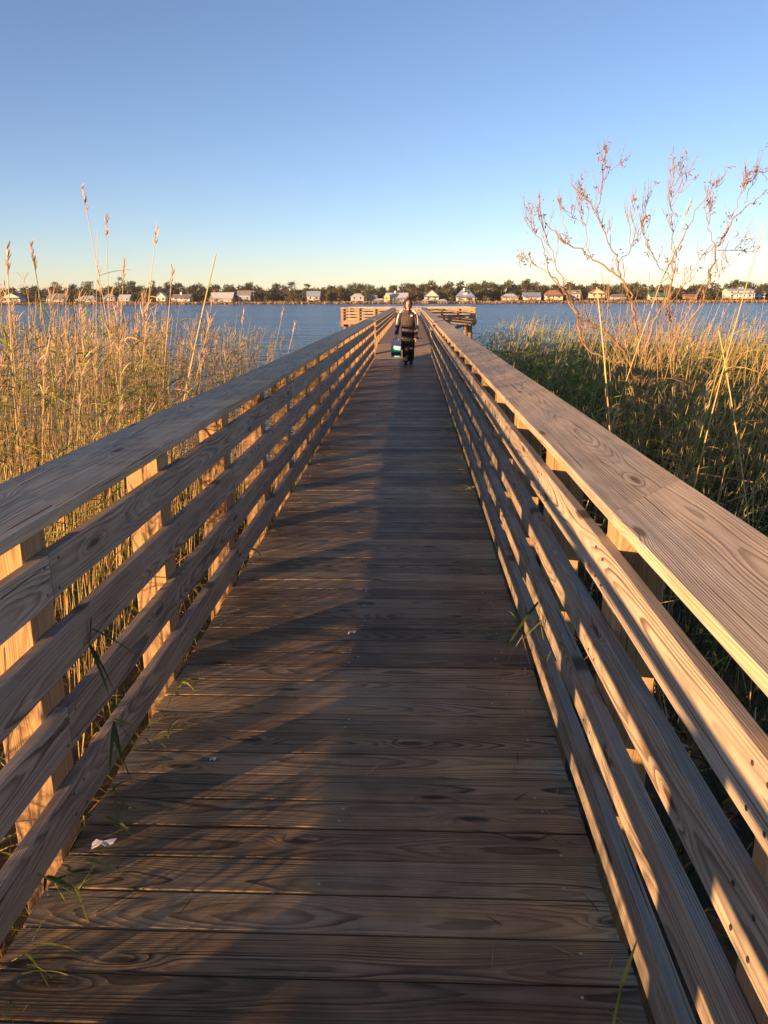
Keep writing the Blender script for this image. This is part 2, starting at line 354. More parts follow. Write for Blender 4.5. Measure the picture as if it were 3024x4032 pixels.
# ------------------------------------------------------------------ far wood and trees
def crown_pts(n, c, r, vert=1.0):
    d = RNG.normal(size=(n, 3)); d /= np.linalg.norm(d, axis=1)[:, None]; rr = RNG.uniform(0.45, 1.0, n)**0.6
    return np.array(c)+d*rr[:, None]*np.array([r, r, r*vert])
def crown(vg, c, r, vert, n, ca, cb, leaf=0.8):
    lobes = max(3, int(n/40)); cs = crown_pts(lobes, c, r*0.62, vert)
    for q in cs:
        m = n//lobes; P = crown_pts(m, q, r*0.5, 0.7)
        D = RNG.normal(size=(m, 3)); tone = RNG.uniform(0.75, 1.25)
        vg.ribbons(P, D, RNG.uniform(0.6, 1.5, m)*leaf, RNG.uniform(0.5, 1.1, m)*leaf, RNG.uniform(-.2, .3, m), cols(m, ca, cb, 0.15)*tone, 1)
FG1 = (0.040, 0.052, 0.018); FG2 = (0.100, 0.104, 0.034); FD1 = (0.045, 0.040, 0.018); FD2 = (0.13, 0.10, 0.045)
wd = Veg()
for row, (y0, hh) in enumerate(((446, 6.0), (456, 8.4), (472, 9.6), (492, 10.4))):
    x = -330.0
    while x < 340:
        x += RNG.uniform(3.8, 6.4); k = y0+RNG.uniform(-7, 9); h_ = hh*RNG.uniform(0.74, 1.12)*(1.0+0.10*sin(x*0.03)+0.06*sin(x*0.11)); r_ = RNG.uniform(3.2, 4.6)
        pine = RNG.uniform() < 0.6
        crown(wd, (x, k, h_-r_*0.7), r_, 0.8, 130, FG1 if pine else FD1, FG2 if pine else FD2, 1.7)
        crown(wd, (x+RNG.uniform(-2, 2), k-1, h_*0.36), r_, 0.75, 80, FD1, FG1, 2.0)
x = -330.0
while x < 340:      # shrubs and small trees between the houses
    x += RNG.uniform(2.5, 13); k = RNG.uniform(419, 424); r_ = RNG.uniform(1.0, 2.6); crown(wd, (x, k, r_*0.8-0.2), r_, 0.9, 60, (0.07, 0.06, 0.02), (0.17, 0.13, 0.05), 0.8)
tag(wd.build('far_wood', CROWN), kind='stuff', label='dense dark wood behind the far houses', cat='wood')
def far_tree(px, ytop, w_m, Y, pine, label, group='trees standing out of the far shore wood', name='pine_tree'):
    top = atY(px, ytop, Y); e = empty(name, (top.x, Y, -0.2)); tag(e, label, 'tree', group)
    h_ = top.z+0.2; t = Veg(); n = 4
    P = np.array([[top.x, Y, -0.2]]); t.stems(P, np.array([[RNG.normal(0, .04), 0, 1.]]), np.array([h_*0.93]), np.array([0.32]), np.array([[RNG.normal(0, .5), 0, 0]]), np.array([[0.12, 0.085, 0.06]]), 5, 6)
    for k in range(7):
        f = RNG.uniform(0.55, 0.9); a = RNG.uniform(0, 6.28)
        t.stems(np.array([[top.x, Y, h_*f-0.2]]), np.array([[cos(a), sin(a), 0.5]]), np.array([w_m*0.5]), np.array([0.09]), np.zeros((1, 3)), np.array([[0.12, 0.085, 0.06]]), 2, 4)
    t.build('trunk', BARK, e); c = Veg()
    if pine:
        for k in range(6):
            f = RNG.uniform(0.66, 0.96); a = RNG.uniform(0, 6.28); q = w_m*0.36*(1.25-f*0.7)
            crown(c, (top.x+cos(a)*q, Y+sin(a)*q, h_*f-0.2), w_m*0.27, 0.6, 90, FG1, FG2, 0.65)
        crown(c, (top.x, Y, top.z-0.5), w_m*0.25, 0.6, 70, FG1, FG2, 0.55)
    else:
        crown(c, (top.x, Y, top.z-w_m*0.42), w_m*0.5, 0.85, 420, FD1, (0.16, 0.12, 0.05), 0.7)
        crown(c, (top.x, Y, top.z-w_m*0.9), w_m*0.45, 0.9, 260, FD1, (0.14, 0.11, 0.05), 0.7)
    c.build('crown', CROWN, e)
TR = [(470, 1092, 7, 452, 1, 'tall round pine breaking the skyline at far left'), (345, 1112, 8, 450, 1, 'broad dark pine behind the small white house at far left'),
      (222, 1112, 8, 446, 1, 'wide pine crown behind the second house from the left'), (596, 1106, 5, 455, 1, 'thin gappy pine left of the white gabled house'),
      (520, 1110, 8, 450, 1, 'bushy pine beside the tall round pine at left'), (905, 1122, 8, 448, 1, 'pine above the long white barn shaped house'), (968, 1119, 6, 450, 1, 'pointed pine above the small raised house with a grey roof'),
      (1155, 1110, 9, 452, 1, 'flat topped pine standing clear of the wood'), (1210, 1117, 4, 450, 1, 'small lone pine top just above the blue roof'),
      (1075, 1158, 14, 440, 0, 'round brown leafless tree near the water'), (1145, 1150, 10, 440, 0, 'greyish bare round tree beside the brown one'),
      (1395, 1120, 10, 450, 1, 'broad green pine over the low grey house'), (1450, 1124, 9, 452, 1, 'mid green pine above the dock shelter'),
      (1332, 1128, 9, 451, 1, 'pine left of the broad green pine'), (1590, 1116, 9, 452, 1, 'two lobed tall pine above the yellow gabled house'), (1615, 1118, 7, 449, 1, 'tall pine rising behind the walking figure'),
      (1678, 1123, 6, 450, 1, 'slim pine beside the white tower house'), (1640, 1142, 10, 441, 0, 'pale brown tree between the person and the tower house'),
      (1760, 1128, 8, 450, 1, 'pine left of the big blue roofed house'), (1865, 1116, 6, 452, 1, 'tall narrow pine above the big blue roofed house'), (1905, 1122, 8, 449, 1, 'open pine with bare trunk right of the big blue roofed house'),
      (1940, 1120, 7, 448, 1, 'second open pine with bare trunk beside it'), (1975, 1120, 7, 449, 1, 'dark pine left of the small cream house'),
      (2072, 1119, 10, 452, 1, 'rounded pine over the long blue roofed house'), (2180, 1121, 9, 452, 1, 'rounded pine above the brown roofed house'), (2240, 1118, 9, 450, 1, 'broad pine right of the brown roofed house'),
      (2335, 1119, 9, 453, 1, 'pine behind the red roofed white house'), (2500, 1116, 9, 452, 1, 'pine partly hidden behind the bare shrub'), (2620, 1121, 9, 452, 1, 'pine above the green roofed house'),
      (2765, 1120, 9, 452, 1, 'pine left of the large white house on piles'), (2940, 1112, 10, 452, 1, 'large spreading pine above the white house on piles'), (3010, 1118, 9, 450, 1, 'pine at the far right edge')]
for a in TR: far_tree(*a, name='pine_tree' if a[4] else 'bare_tree')

# ------------------------------------------------------------------ houses on the far shore
HM = {'white': simple('white_siding', (0.50, 0.48, 0.45), nz=0.06, nscale=0.6), 'cream': simple('cream_siding', (0.66, 0.56, 0.40), nz=0.06, nscale=0.6),
      'grey': simple('grey_siding', (0.34, 0.34, 0.34), nz=0.08, nscale=0.6), 'blue': simple('blue_siding', (0.22, 0.30, 0.38), nz=0.08, nscale=0.6),
      'brown': simple('brown_siding', (0.34, 0.21, 0.12), nz=0.1, nscale=0.6), 'yellow': simple('yellow_siding', (0.75, 0.62, 0.30), nz=0.05, nscale=0.6),
      'aqua': simple('aqua_siding', (0.42, 0.56, 0.58), nz=0.05, nscale=0.6)}
RM = {'blue': simple('blue_metal_roof', (0.20, 0.27, 0.40), 0.5, nz=0.1, nscale=1), 'grey': simple('grey_shingle', (0.20, 0.195, 0.19), 0.85, nz=0.15, nscale=1),
      'red': simple('red_roof', (0.34, 0.13, 0.07), 0.8, nz=0.1, nscale=1), 'brown': simple('brown_roof', (0.26, 0.15, 0.09), 0.85, nz=0.15, nscale=1),
      'pale': simple('pale_roof', (0.42, 0.45, 0.50), 0.6, nz=0.1, nscale=1), 'green': simple('green_roof', (0.05, 0.15, 0.11), 0.6, nz=0.1, nscale=1)}
GLASS = simple('window_glass', (0.03, 0.04, 0.05), 0.15); PILE = simple('house_pile', (0.30, 0.25, 0.19), 0.8, nz=0.2, nscale=2); TRIM = simple('white_trim', (0.78, 0.77, 0.74), 0.6)
def gable(mb, x0, x1, y0, y1, z, h, along='x', oh=0.5, th=0.18):
    if along == 'x':
        ym = (y0+y1)/2; X0, X1, Y0, Y1 = x0-oh, x1+oh, y0-oh, y1+oh
        top = [(X0, Y0, z), (X1, Y0, z), (X1, ym, z+h), (X0, ym, z+h), (X1, Y1, z), (X0, Y1, z)]; fs = [(0, 1, 2, 3), (3, 2, 4, 5)]
    else:
        xm = (x0+x1)/2; X0, X1, Y0, Y1 = x0-oh, x1+oh, y0-oh, y1+oh
        top = [(X0, Y0, z), (X0, Y1, z), (xm, Y1, z+h), (xm, Y0, z+h), (X1, Y1, z), (X1, Y0, z)]; fs = [(0, 3, 2, 1), (3, 5, 4, 2)]
    n = len(top); pts = top+[(a, b, c-th) for a, b, c in top]
    fa = fs+[tuple(i+n for i in f[::-1]) for f in fs]
    ed = {}
    for f in fs:
        for i in range(4): ed[(f[i], f[(i+1) % 4])] = 1
    for (a, b) in list(ed):
        if (b, a) not in ed: fa.append((b, a, a+n, b+n))
    mb.poly(pts, fa)
def hiproof(mb, x0, x1, y0, y1, z, h, oh=0.5, inset=0.3):
    X0, X1, Y0, Y1 = x0-oh, x1+oh, y0-oh, y1+oh; d = (X1-X0)*inset; ym = (Y0+Y1)/2
    mb.poly([(X0, Y0, z), (X1, Y0, z), (X1, Y1, z), (X0, Y1, z), (X0+d, ym, z+h), (X1-d, ym, z+h), ], [(0, 1, 5, 4), (1, 2, 5), (2, 3, 4, 5), (3, 0, 4), (0, 3, 2, 1)])
def house(px0, px1, ytop, yeave, ybase, wall, roof, style, label, Y=428, dock=False, storeys=1, chimney=False, dormer=False):
    a = atY(px0, 1190, Y); b = atY(px1, 1190, Y); x0, x1 = a.x, b.x; W = x1-x0
    zt = atY((px0+px1)/2, ytop, Y).z; ze = atY((px0+px1)/2, yeave, Y).z; zb = max(-0.3, atY((px0+px1)/2, ybase, Y).z); dep = max(5.0, min(W*0.7, 10))
    e = empty('beach_house', ((x0+x1)/2, Y, -0.2)); tag(e, label, 'house', 'houses along the far shore')
    y0, y1 = Y, Y+dep; fl = zb+(ze-zb)*0.28
    m = MB(); m.box((x0, y0, fl), (x1, y1, ze))
    if style == 'gx': m.poly([(x0, y0, ze), (x0, y1, ze), (x0, (y0+y1)/2, zt-0.2), (x1, y0, ze), (x1, y1, ze), (x1, (y0+y1)/2, zt-0.2)], [(0, 2, 1), (3, 4, 5)])
    if style == 'gy': m.poly([(x0, y0, ze), (x1, y0, ze), ((x0+x1)/2, y0, zt-0.25), (x0, y1, ze), (x1, y1, ze), ((x0+x1)/2, y1, zt-0.25)], [(0, 1, 2), (3, 5, 4)])
    m.build('wall', HM[wall], e)
    r = MB()
    if style == 'gx': gable(r, x0, x1, y0, y1, ze+0.03, zt-ze, 'x')
    elif style == 'gy': gable(r, x0, x1, y0, y1, ze+0.03, zt-ze, 'y')
    else: hiproof(r, x0, x1, y0, y1, ze+0.03, zt-ze)
    ro = r.build('roof', RM[roof], e)
    if chimney:
        c = MB(); cx = x0+W*0.38; c.box((cx, y0+dep*0.4, ze), (cx+0.9, y0+dep*0.4+0.9, zt+1.0)); c.build('chimney', TRIM, ro)
    if dormer:
        c = MB(); cx = (x0+x1)/2; q = (zt-ze); c.box((cx-1.1, y0+0.6, ze+0.1), (cx+1.1, y0+dep*0.45, ze+q*0.62)); c.build('dormer', HM[wall], ro)
        r2 = MB(); gable(r2, cx-1.1, cx+1.1, y0+0.6, y0+dep*0.45, ze+q*0.62+.02, q*0.3, 'y', 0.25, 0.1); r2.build('dormer_roof', RM[roof], ro)
    # piles, porch with posts, porch roof
    pl = MB(); k = max(3, int(W/2.6))
    for i in range(k):
        xx = x0+0.2+(W-0.4)*i/(k-1)
        for yy_ in (y0+0.25, y1-0.25): pl = MB(); pl.box((xx-0.16, yy_-0.16, -0.5), (xx+0.16, yy_+0.16, fl-0.003)); pl.build('pile', PILE, e)
    if W > 7:
        p = MB(); p.box((x0, y0-2.2, fl-0.22), (x1, y0-0.003, fl-0.02)); p.build('porch_floor', PILE, e)
        p = MB(); hh = fl+min(2.4, (ze-fl)*0.75)
        for i in range(k):
            xx = x0+0.12+(W-0.24)*i/(k-1); p.box((xx-0.09, y0-2.1, fl-0.02), (xx+0.09, y0-1.92, hh))
        p.box((x0, y0-2.12, fl+0.85), (x1, y0-2.04, fl+0.95)); p.build('porch_rail', TRIM, e)
        q = MB(); q.poly([(x0-.3, y0-2.4, hh), (x1+.3, y0-2.4, hh), (x1+.3, y0-0.01, hh+0.5), (x0-.3, y0-0.01, hh+0.5), (x0-.3, y0-2.4, hh+.12), (x1+.3, y0-2.4, hh+.12), (x1+.3, y0-0.01, hh+0.62), (x0-.3, y0-0.01, hh+0.62)],
                         [(0, 3, 2, 1), (4, 5, 6, 7), (0, 1, 5, 4), (1, 2, 6, 5), (2, 3, 7, 6), (3, 0, 4, 7)]); q.build('porch_roof', RM[roof], e)
    kk = max(2, int(W/2.8))
    for i in range(kk):
        xx = x0+W*(i+0.5)/kk
        for s in range(storeys):
            zz = fl+0.7+(ze-fl)/storeys*s*0.95
            if zz+1.3 < ze+0.3:
                f_ = MB(); f_.box((xx-0.62, y0-0.09, zz-0.1), (xx+0.62, y0-0.003, zz+1.25)); fo = f_.build('window', TRIM, e)
                g_ = MB(); g_.box((xx-0.5, y0-0.12, zz), (xx+0.5, y0-0.093, zz+1.15)); g_.build('pane', GLASS, fo)
    return e
HS = [(8, 80, 1153, 1172, 1196, 'white', 'grey', 'gy', 'white gabled house at the far left edge of the shore', 426),
      (190, 252, 1156, 1172, 1194, 'grey', 'grey', 'gx', 'dull grey roofed house, second from the left on the shore', 428),
      (304, 378, 1164, 1178, 1193, 'white', 'pale', 'hip', 'low bright white house with a pale roof, third from the left'),
      (408, 452, 1158, 1172, 1192, 'blue', 'blue', 'hip', 'small blue house in the shade of the left wood'),
      (470, 510, 1160, 1174, 1192, 'blue', 'pale', 'gx', 'low blue house half hidden beside the white gabled one'),
      (616, 652, 1151, 1170, 1193, 'white', 'pale', 'gy', 'narrow pale gabled house left of the white villa'),
      (680, 748, 1158, 1170, 1192, 'white', 'grey', 'gx', 'white villa with a grey roof and chimney', 426, False, 1, True),
      (830, 914, 1151, 1177, 1197, 'white', 'pale', 'gx', 'long white barn shaped house with a large pale roof at the water', 424),
      (936, 986, 1144, 1162, 1190, 'blue', 'grey', 'gx', 'tall raised house with a grey roof right of the long white barn'),
      (1210, 1258, 1146, 1168, 1189, 'white', 'blue', 'gx', 'house with a bright blue roof between the bare trees'),
      (1382, 1432, 1156, 1170, 1190, 'grey', 'pale', 'hip', 'low grey house with a pale hipped roof'),
      (1450, 1482, 1162, 1174, 1190, 'blue', 'grey', 'gx', 'small dark blue house behind the dock shelter', 434),
      (1520, 1604, 1153, 1176, 1190, 'aqua', 'pale', 'gx', 'aqua house with a yellow gable end and a long pale roof', 428, False, 1, True),
      (1672, 1726, 1140, 1166, 1189, 'white', 'grey', 'gy', 'white tower like house with a steep gable right of the person', 428, False, 2),
      (1798, 1866, 1142, 1168, 1189, 'white', 'blue', 'hip', 'large white house with a tall blue hipped roof and wide porch', 426, False, 1, True, True),
      (1978, 2038, 1156, 1169, 1186, 'cream', 'pale', 'hip', 'small cream house with a pale roof', 428),
      (2062, 2126, 1151, 1166, 1186, 'cream', 'blue', 'gx', 'long cream house with a blue metal roof', 426),
      (2146, 2212, 1142, 1162, 1187, 'cream', 'brown', 'hip', 'cream house with a brown hipped roof', 425, False, 2),
      (2236, 2284, 1142, 1158, 1183, 'grey', 'grey', 'gx', 'grey house with a grey roof and dormer', 432, False, 1, False, True),
      (2322, 2380, 1136, 1154, 1180, 'white', 'red', 'gy', 'white house with a red roof behind the shrub', 432, False, 2),
      (2398, 2458, 1158, 1168, 1182, 'grey', 'grey', 'gx', 'low grey house half hidden by the shrub branches', 432),
      (2560, 2630, 1152, 1168, 1184, 'white', 'green', 'gx', 'white house with a dark green roof', 428),
      (2698, 2742, 1158, 1168, 1180, 'brown', 'brown', 'gx', 'low brown house right of the green roofed one', 432),
      (2866, 2962, 1136, 1146, 1186, 'white', 'pale', 'gx', 'very large white three storey house on piles', 424, False, 2),
      (2966, 3010, 1146, 1156, 1176, 'white', 'grey', 'gx', 'white porch fronted house at the right edge', 432, False, 2)]
for h_ in HS: house(*h_)
# yellow gable wing of the aqua house
a = atY(1513, 1190, 426.5); b = atY(1534, 1190, 426.5); m = MB(); e = empty('garden_cottage', (a.x, 426.5, -0.2)); tag(e, 'narrow bright yellow gabled cottage against the aqua house', 'house')
zt = atY(1520, 1151, 426.5).z; ze = zt-2.2; m.box((a.x, 425.4, -0.2), (b.x, 427.9, ze)); m.poly([(a.x, 425.4, ze), (b.x, 425.4, ze), ((a.x+b.x)/2, 425.4, zt-.2), (a.x, 427.9, ze), (b.x, 427.9, ze), ((a.x+b.x)/2, 427.9, zt-.2)], [(0, 1, 2), (3, 5, 4)])
m.build('wall', HM['yellow'], e); m = MB(); gable(m, a.x, b.x, 425.4, 427.9, ze+.03, 2.2, 'y', 0.3, 0.12); m.build('roof', RM['pale'], e)
# dock shelter and small docks in front
def shelter(px0, px1, ytop, Y, label):
    a = atY(px0, 1190, Y); b = atY(px1, 1190, Y); zt = atY(px0, ytop, Y).z; e = empty('dock_shelter', ((a.x+b.x)/2, Y, -0.9)); tag(e, label, 'shelter')
    m = MB(); hiproof(m, a.x, b.x, Y-2, Y+2, zt-1.0, 1.0, 0.3, 0.3); m.build('roof', RM['pale'], e)
    m = MB()
    for i in range(4):
        xx = a.x+.2+(b.x-a.x-.4)*i/3
        for y_ in (Y-1.7, Y+1.5): m = MB(); m.box((xx-.12, y_, -1.4), (xx+.12, y_+.24, zt-1.003)); m.build('post', PILE, e)
    m = MB(); m.box((a.x-.5, Y-2.2, -.35), (b.x+.5, Y+2.2, -.2)); m.build('dock_floor', PILE, e)
shelter(1472, 1514, 1175, 412, 'open dock shelter with a pale roof at the water left of the person')
shelter(1724, 1760, 1178, 412, 'open dock shelter right of the white tower house')
shelter(1662, 1684, 1178, 412, 'small open dock shelter left of the white tower house')

# ------------------------------------------------------------------ THE PIER
pier = empty('wooden_pier', (0, 0, 0)); tag(pier, 'long weathered timber pier with board railings leading out over the lake', 'pier')
DX0, DX1 = -1.062, 0.572; Y_END = 22.8; FZ = 0.30
dk = Planks(); y = 1.572-0.1435*19; i = 0
while y < Y_END-0.15:
    yc = y+0.0718; j = RNG.normal(0, 0.0009, 4)
    dk.add((DX0+RNG.normal(0, .003), yc+j[0], -0.019+j[1]), (DX1+RNG.normal(0, .003), yc+j[2], -0.019+j[3]), (0, 1, 0), 0.038, 0.1385+RNG.normal(0, .0008), seg=6 if y < 8 else 2, ch=0.004, warp=0.0012)
    y += 0.1435
dk.build('deck', WDECK, pier)
# far stretch of the pier: deck climbs a short ramp, then runs level
def fz(y): return 0.0 if y < 22.9 else min(FZ, (y-22.9)/2.2*FZ)
dk = Planks(); y = Y_END
while y < 57.6:
    wide = y >= 52.6; x0, x1 = (-4.7, 4.2) if wide else (DX0-0.02, DX1+0.02)
    st = 0.1435; dz = fz(y+0.14)-fz(y); sv = (0, 0.1385, dz)
    dk.add((x0, y+0.07, (fz(y)+fz(y+.14))/2-0.019), (x1, y+0.07, (fz(y)+fz(y+.14))/2-0.019), sv, 0.038, 0.1385, seg=1)
    y += st
WD2 = wood('far_deck_plank', (0.33, 0.235, 0.155), (0.12, 0.08, 0.05), (0.30, 0.25, 0.20), 0.6, 0.6, 0.012, 0.2, 0.7)
dk.build('far_deck', WD2, pier)
# beams under the deck
for x in (-0.98, -0.25, 0.45):
    board('beam', WBEAM, pier, (x, -1.0, -0.165), (x, 22.8, -0.165), (0, 0, 1), 0.05, 0.24, seg=4)
    board('beam', WBEAM, pier, (x, 25.2, 0.14), (x, 52.5, 0.14), (0, 0, 1), 0.05, 0.24, seg=2)
# fascia of the end platform
for p0, p1 in (((-4.7, 52.57, 0.14), (-1.12, 52.57, 0.14)), ((0.6, 52.57, 0.14), (4.2, 52.57, 0.14)), ((-4.68, 57.65, 0.14), (4.18, 57.65, 0.14))):
    board('fascia', WBEAM, pier, p0, p1, (0, 0, 1), 0.05, 0.24)
board('fascia', WBEAM, pier, (-4.73, 52.5, 0.14), (-4.73, 57.6, 0.14), (0, 0, 1), 0.05, 0.24); board('fascia', WBEAM, pier, (4.23, 52.5, 0.14), (4.23, 57.6, 0.14), (0, 0, 1), 0.05, 0.24)
# screws
SCREW = simple('screw_steel', (0.10, 0.085, 0.075), 0.5, 0.6); SCR2 = simple('deck_screw_steel', (0.45, 0.45, 0.47), 0.35, 0.8)
STAIN = simple('screw_stain', (0.07, 0.045, 0.03), 0.85)
def disc(mb, c, n, r, th=0.002, k=8):
    n = Vector(n); c = Vector(c); x = n.orthogonal().normalized(); y_ = n.cross(x)
    a = [c+(x*cos(2*pi*i/k)+y_*sin(2*pi*i/k))*r for i in range(k)]; b = [p+n*th for p in a]
    mb.poly([tuple(p) for p in a+b], [tuple(range(k, 2*k))]+[(i, (i+1) % k, (i+1) % k+k, i+k) for i in range(k)])
ds = MB(); y = 1.572-0.1435*2
while y < 12:
    for x in (-0.98, -0.25, 0.45):
        for o in (0.035, 0.105):
            if RNG.uniform() < 0.4: disc(ds, (x+RNG.normal(0, .03), y+o+RNG.normal(0, .006), 0.0006), (0, 0, 1), 0.0045, 0.0012)
    y += 0.1435
tag(ds.build('deck_screws', SCR2, pier), kind='stuff')
# railings
ROWS = [0.89, 0.65, 0.405, 0.157]
def rail_side(s, xin, xpost, near0, step, joints):
    """s=-1 left, +1 right. xin = inner board face"""
    k0 = -7 if s < 0 else -3; ks = [k for k in range(k0, 30) if near0+step*k < Y_END-0.1]
    for k in ks:
        yc = near0+step*k+0.07+RNG.normal(0, .006); xc = xpost+s*0.07
        board('post', WPOST, pier, (xc, yc, -1.5), (xc+RNG.normal(0, .002), yc, 1.028), (1, 0, 0), 0.14, 0.14, seg=1, ch=0.005, pith=(RNG.uniform(-.03, .03), RNG.uniform(-.03, .03)))
    ytop = near0+step*ks[-1]+0.14
    for r, zc in enumerate(ROWS):
        js = joints[r]; yy = [near0+step*k0]+js+[near0+step*(js_)+0.07 for js_ in ()]
        nxt = js[-1]+step*4
        while nxt < ytop-1.5: yy.append(nxt); nxt += step*4
        yy.append(ytop+0.05)
        for bi, (a, b) in enumerate(zip(yy[:-1], yy[1:])):
            xc = xin+s*0.019; dz = RNG.normal(0, .003, 2)
            L = b-a; bo = board('rail_board', WRAIL, pier, (xc, a+0.0015, zc+dz[0]), (xc, b-0.0015, zc+dz[1]), (0, 0, 1), 0.038, 0.14, seg=max(2, int(L*3)), ch=0.004, warp=0.003, tone=0.95 if bi == 0 and r in (0, 2) else RNG.uniform(.05, .7))
            if a < 14:
                sc_ = MB()
                for k in ks:
                    for yq in (near0+step*k+0.035, near0+step*k+0.105):
                        if a+0.01 < yq < b-0.01:
                            for zq in (zc-0.042, zc+0.042): disc(sc_, (xin-s*0.0003, yq+RNG.normal(0, .005), zq+RNG.normal(0, .004)), (-s, 0, 0), 0.0052, 0.0008)
                if sc_.V: tag(sc_.build('screws', SCREW, bo), kind='stuff')
    return ks, ytop
LN, LS = 2.0, 1.16; RN, RS = 2.12, 1.10
jl = [[2.06, 2.06+4*LS], [2.06+2*LS], [2.06, 2.06+4*LS], [2.06+2*LS-.0]]
jr = [[RN+RS+.07], [RN+RS+.07], [RN+.07, RN+.07+3*RS], [RN+.07+2*RS]]
rail_side(-1, -1.03, -1.068, LN, LS, jl)
rail_side(+1, 0.556, 0.594, RN, RS, jr)
# caps with mitred joints
def caps(s, xi, tilt, joints, warp):
    wd_ = 0.286; c_, s_ = cos(tilt), sin(tilt); side = (s*c_, 0, s_)       # outer edge raised by tilt
    xc = xi+s*wd_/2*c_; zc = 1.051+wd_/2*s_*1.0
    for j, (a, b) in enumerate(zip(joints[:-1], joints[1:])):
        seg = max(3, int((b-a)*4)); dz = RNG.normal(0, .0025, 2)
        board('cap_rail', WCAP, pier, (xc, a+(.0014 if s > 0 else .0002), zc), (xc, b-.0002, zc), side, 0.038, wd_, seg=seg, ch=0.004, warp=warp, mitre=(1.0, 1.0), tone=1.0 if j == 0 and s > 0 else RNG.uniform(.1, .6), pith=(RNG.uniform(-.06, .06), s*RNG.choice([-1, 1])*RNG.uniform(.09, .18)))
caps(-1, -1.036, radians(4.6), [-6.5, 2.30, 6.9, 11.6, 16.2, 19.6, Y_END], 0.003)
caps(+1, 0.575, radians(7.0), [-1.6, 2.29, 7.75, 12.1, 16.5, 20.2, Y_END], 0.003)
# far stretch rails: three boards, wide gap at the bottom
FR = [0.95, 0.79, 0.63]
for s, xin in ((-1, -1.035), (1, 0.56)):
    k = 0; yb = Y_END+0.6
    while yb < 52.5:
        xc = xin+s*(0.038+0.07)
        board('post', WPOST, pier, (xc, yb, -1.5), (xc, yb, 1.04), (1, 0, 0), 0.14, 0.14); yb += 1.62
    for zc in FR:
        for a, b in ((Y_END+.08, 32.8), (32.81, 42.7), (42.71, 52.5)):
            board('rail_board', WRAIL, pier, (xin+s*.019, a, zc), (xin+s*.019, b, zc), (0, 0, 1), 0.038, 0.11, seg=2)
    for a, b in ((Y_END+.004, 32.8), (32.81, 42.7), (42.71, 52.9)):
        board('cap_rail', WCAP, pier, (xin+s*0.145, a, 1.062), (xin+s*.145, b, 1.062), (s, 0, 0.03), 0.038, 0.286, seg=2)
# platform rails
def prail(p0, p1, inn):
    p0 = Vector(p0); p1 = Vector(p1); d = (p1-p0); L = d.length; d.normalize(); inn = Vector(inn); n = max(2, round(L/1.2)+1)
    for i in range(n):
        q = p0+d*(0.07+(L-0.14)*i/(n-1)); board('post', WPOST, pier, (q.x, q.y, -0.1), (q.x, q.y, 1.06), (1, 0, 0), 0.14, 0.14)
    for zc in (0.94, 0.75, 0.56, 0.37):
        a = p0+inn*0.09; b = p1+inn*0.09; board('rail_board', WRAIL, pier, (a.x, a.y, zc), (b.x, b.y, zc), (0, 0, 1), 0.038, 0.12)
    a = p0+inn*0.02; b = p1+inn*.02; board('cap_rail', WCAP, pier, (a.x, a.y, 1.08), (b.x, b.y, 1.08), (inn.x, inn.y, 0), 0.038, 0.22)
prail((-4.65, 52.65, 0), (-1.35, 52.65, 0), (0, 1, 0)); prail((0.86, 52.65, 0), (4.15, 52.65, 0), (0, 1, 0))
prail((-4.65, 57.55, 0), (4.15, 57.55, 0), (0, -1, 0)); prail((-4.65, 53.0, 0), (-4.65, 57.2, 0), (1, 0, 0)); prail((4.15, 53.0, 0), (4.15, 57.2, 0), (-1, 0, 0))
for x in (-4.4, -1.6, 1.1, 3.85):
    for yq in (52.9, 57.2):
        m = MB(); m.loft([(x, yq, -2.2), (x, yq, 0.02)], [0.16, 0.15], 10); m.build('pile', WBEAM, pier, True)
for yq in (28.5, 34.5, 40.5, 46.5):
    for x in (-0.9, 0.38):
        m = MB(); m.loft([(x, yq, -2.2), (x, yq, 0.02)], [0.14, 0.13], 10); m.build('pile', WBEAM, pier, True)
board('brace', WBEAM, pier, (3.6, 52.72, -0.75), (1.2, 52.72, 0.0), (0, 0, 1), 0.05, 0.18); board('brace', WBEAM, pier, (3.6, 52.78, 0.0), (1.2, 52.78, -0.75), (0, 0, 1), 0.05, 0.18)

# ------------------------------------------------------------------ reeds
vs, vl = Veg(), Veg()
def scatter(n, x0, x1, y0, y1, keep):
    P = np.stack([RNG.uniform(x0, x1, n), RNG.uniform(y0, y1, n), np.zeros(n)], 1)
    m = np.array([keep(a, b) for a, b, _ in P]); P = P[m]; P[:, 2] = [groundh(a, b)-0.02 for a, b, _ in P]; return P
def clump(x, y): return 0.5+0.5*sin(x*2.1+1.3*sin(y*1.1))*cos(y*1.7+sin(x*1.9))
def left_keep(x, y):
    lim = 10.6+0.55*(-1.7-x)
    if y > lim+RNG.normal(0, .5): return False
    if x > -1.55-0.12*abs(sin(y*2)): return False
    if y < 2.6-0.35*(x+1.7)*-1 and False: return False
    return RNG.uniform() < 0.45+0.55*clump(x, y)
P = scatter(1900, -4.4, -1.5, 2.2, 12, left_keep); n = len(P)
Hh = RNG.uniform(1.35, 2.2, n)-0.02*np.maximum(P[:, 1]-6, 0)+0.28*np.clip((-2.0-P[:, 0])/1.5, 0, 1)+0.25*(RNG.uniform(size=n) < .12); reeds(vs, vl, P, Hh, np.stack([RNG.normal(0.03, .07, n), RNG.normal(0, .06, n)], 1), 0.55, 6, 0.0040, 0.40, lf0=0.62)
P = scatter(4300, -14, -4.2, 4, 19, left_keep); n = len(P)
Hh = RNG.uniform(1.3, 2.15, n); reeds(vs, vl, P, Hh, np.stack([RNG.normal(0.04, .07, n), RNG.normal(0, .06, n)], 1), 0.5, 5, 0.0046, 0.3, 0.4)
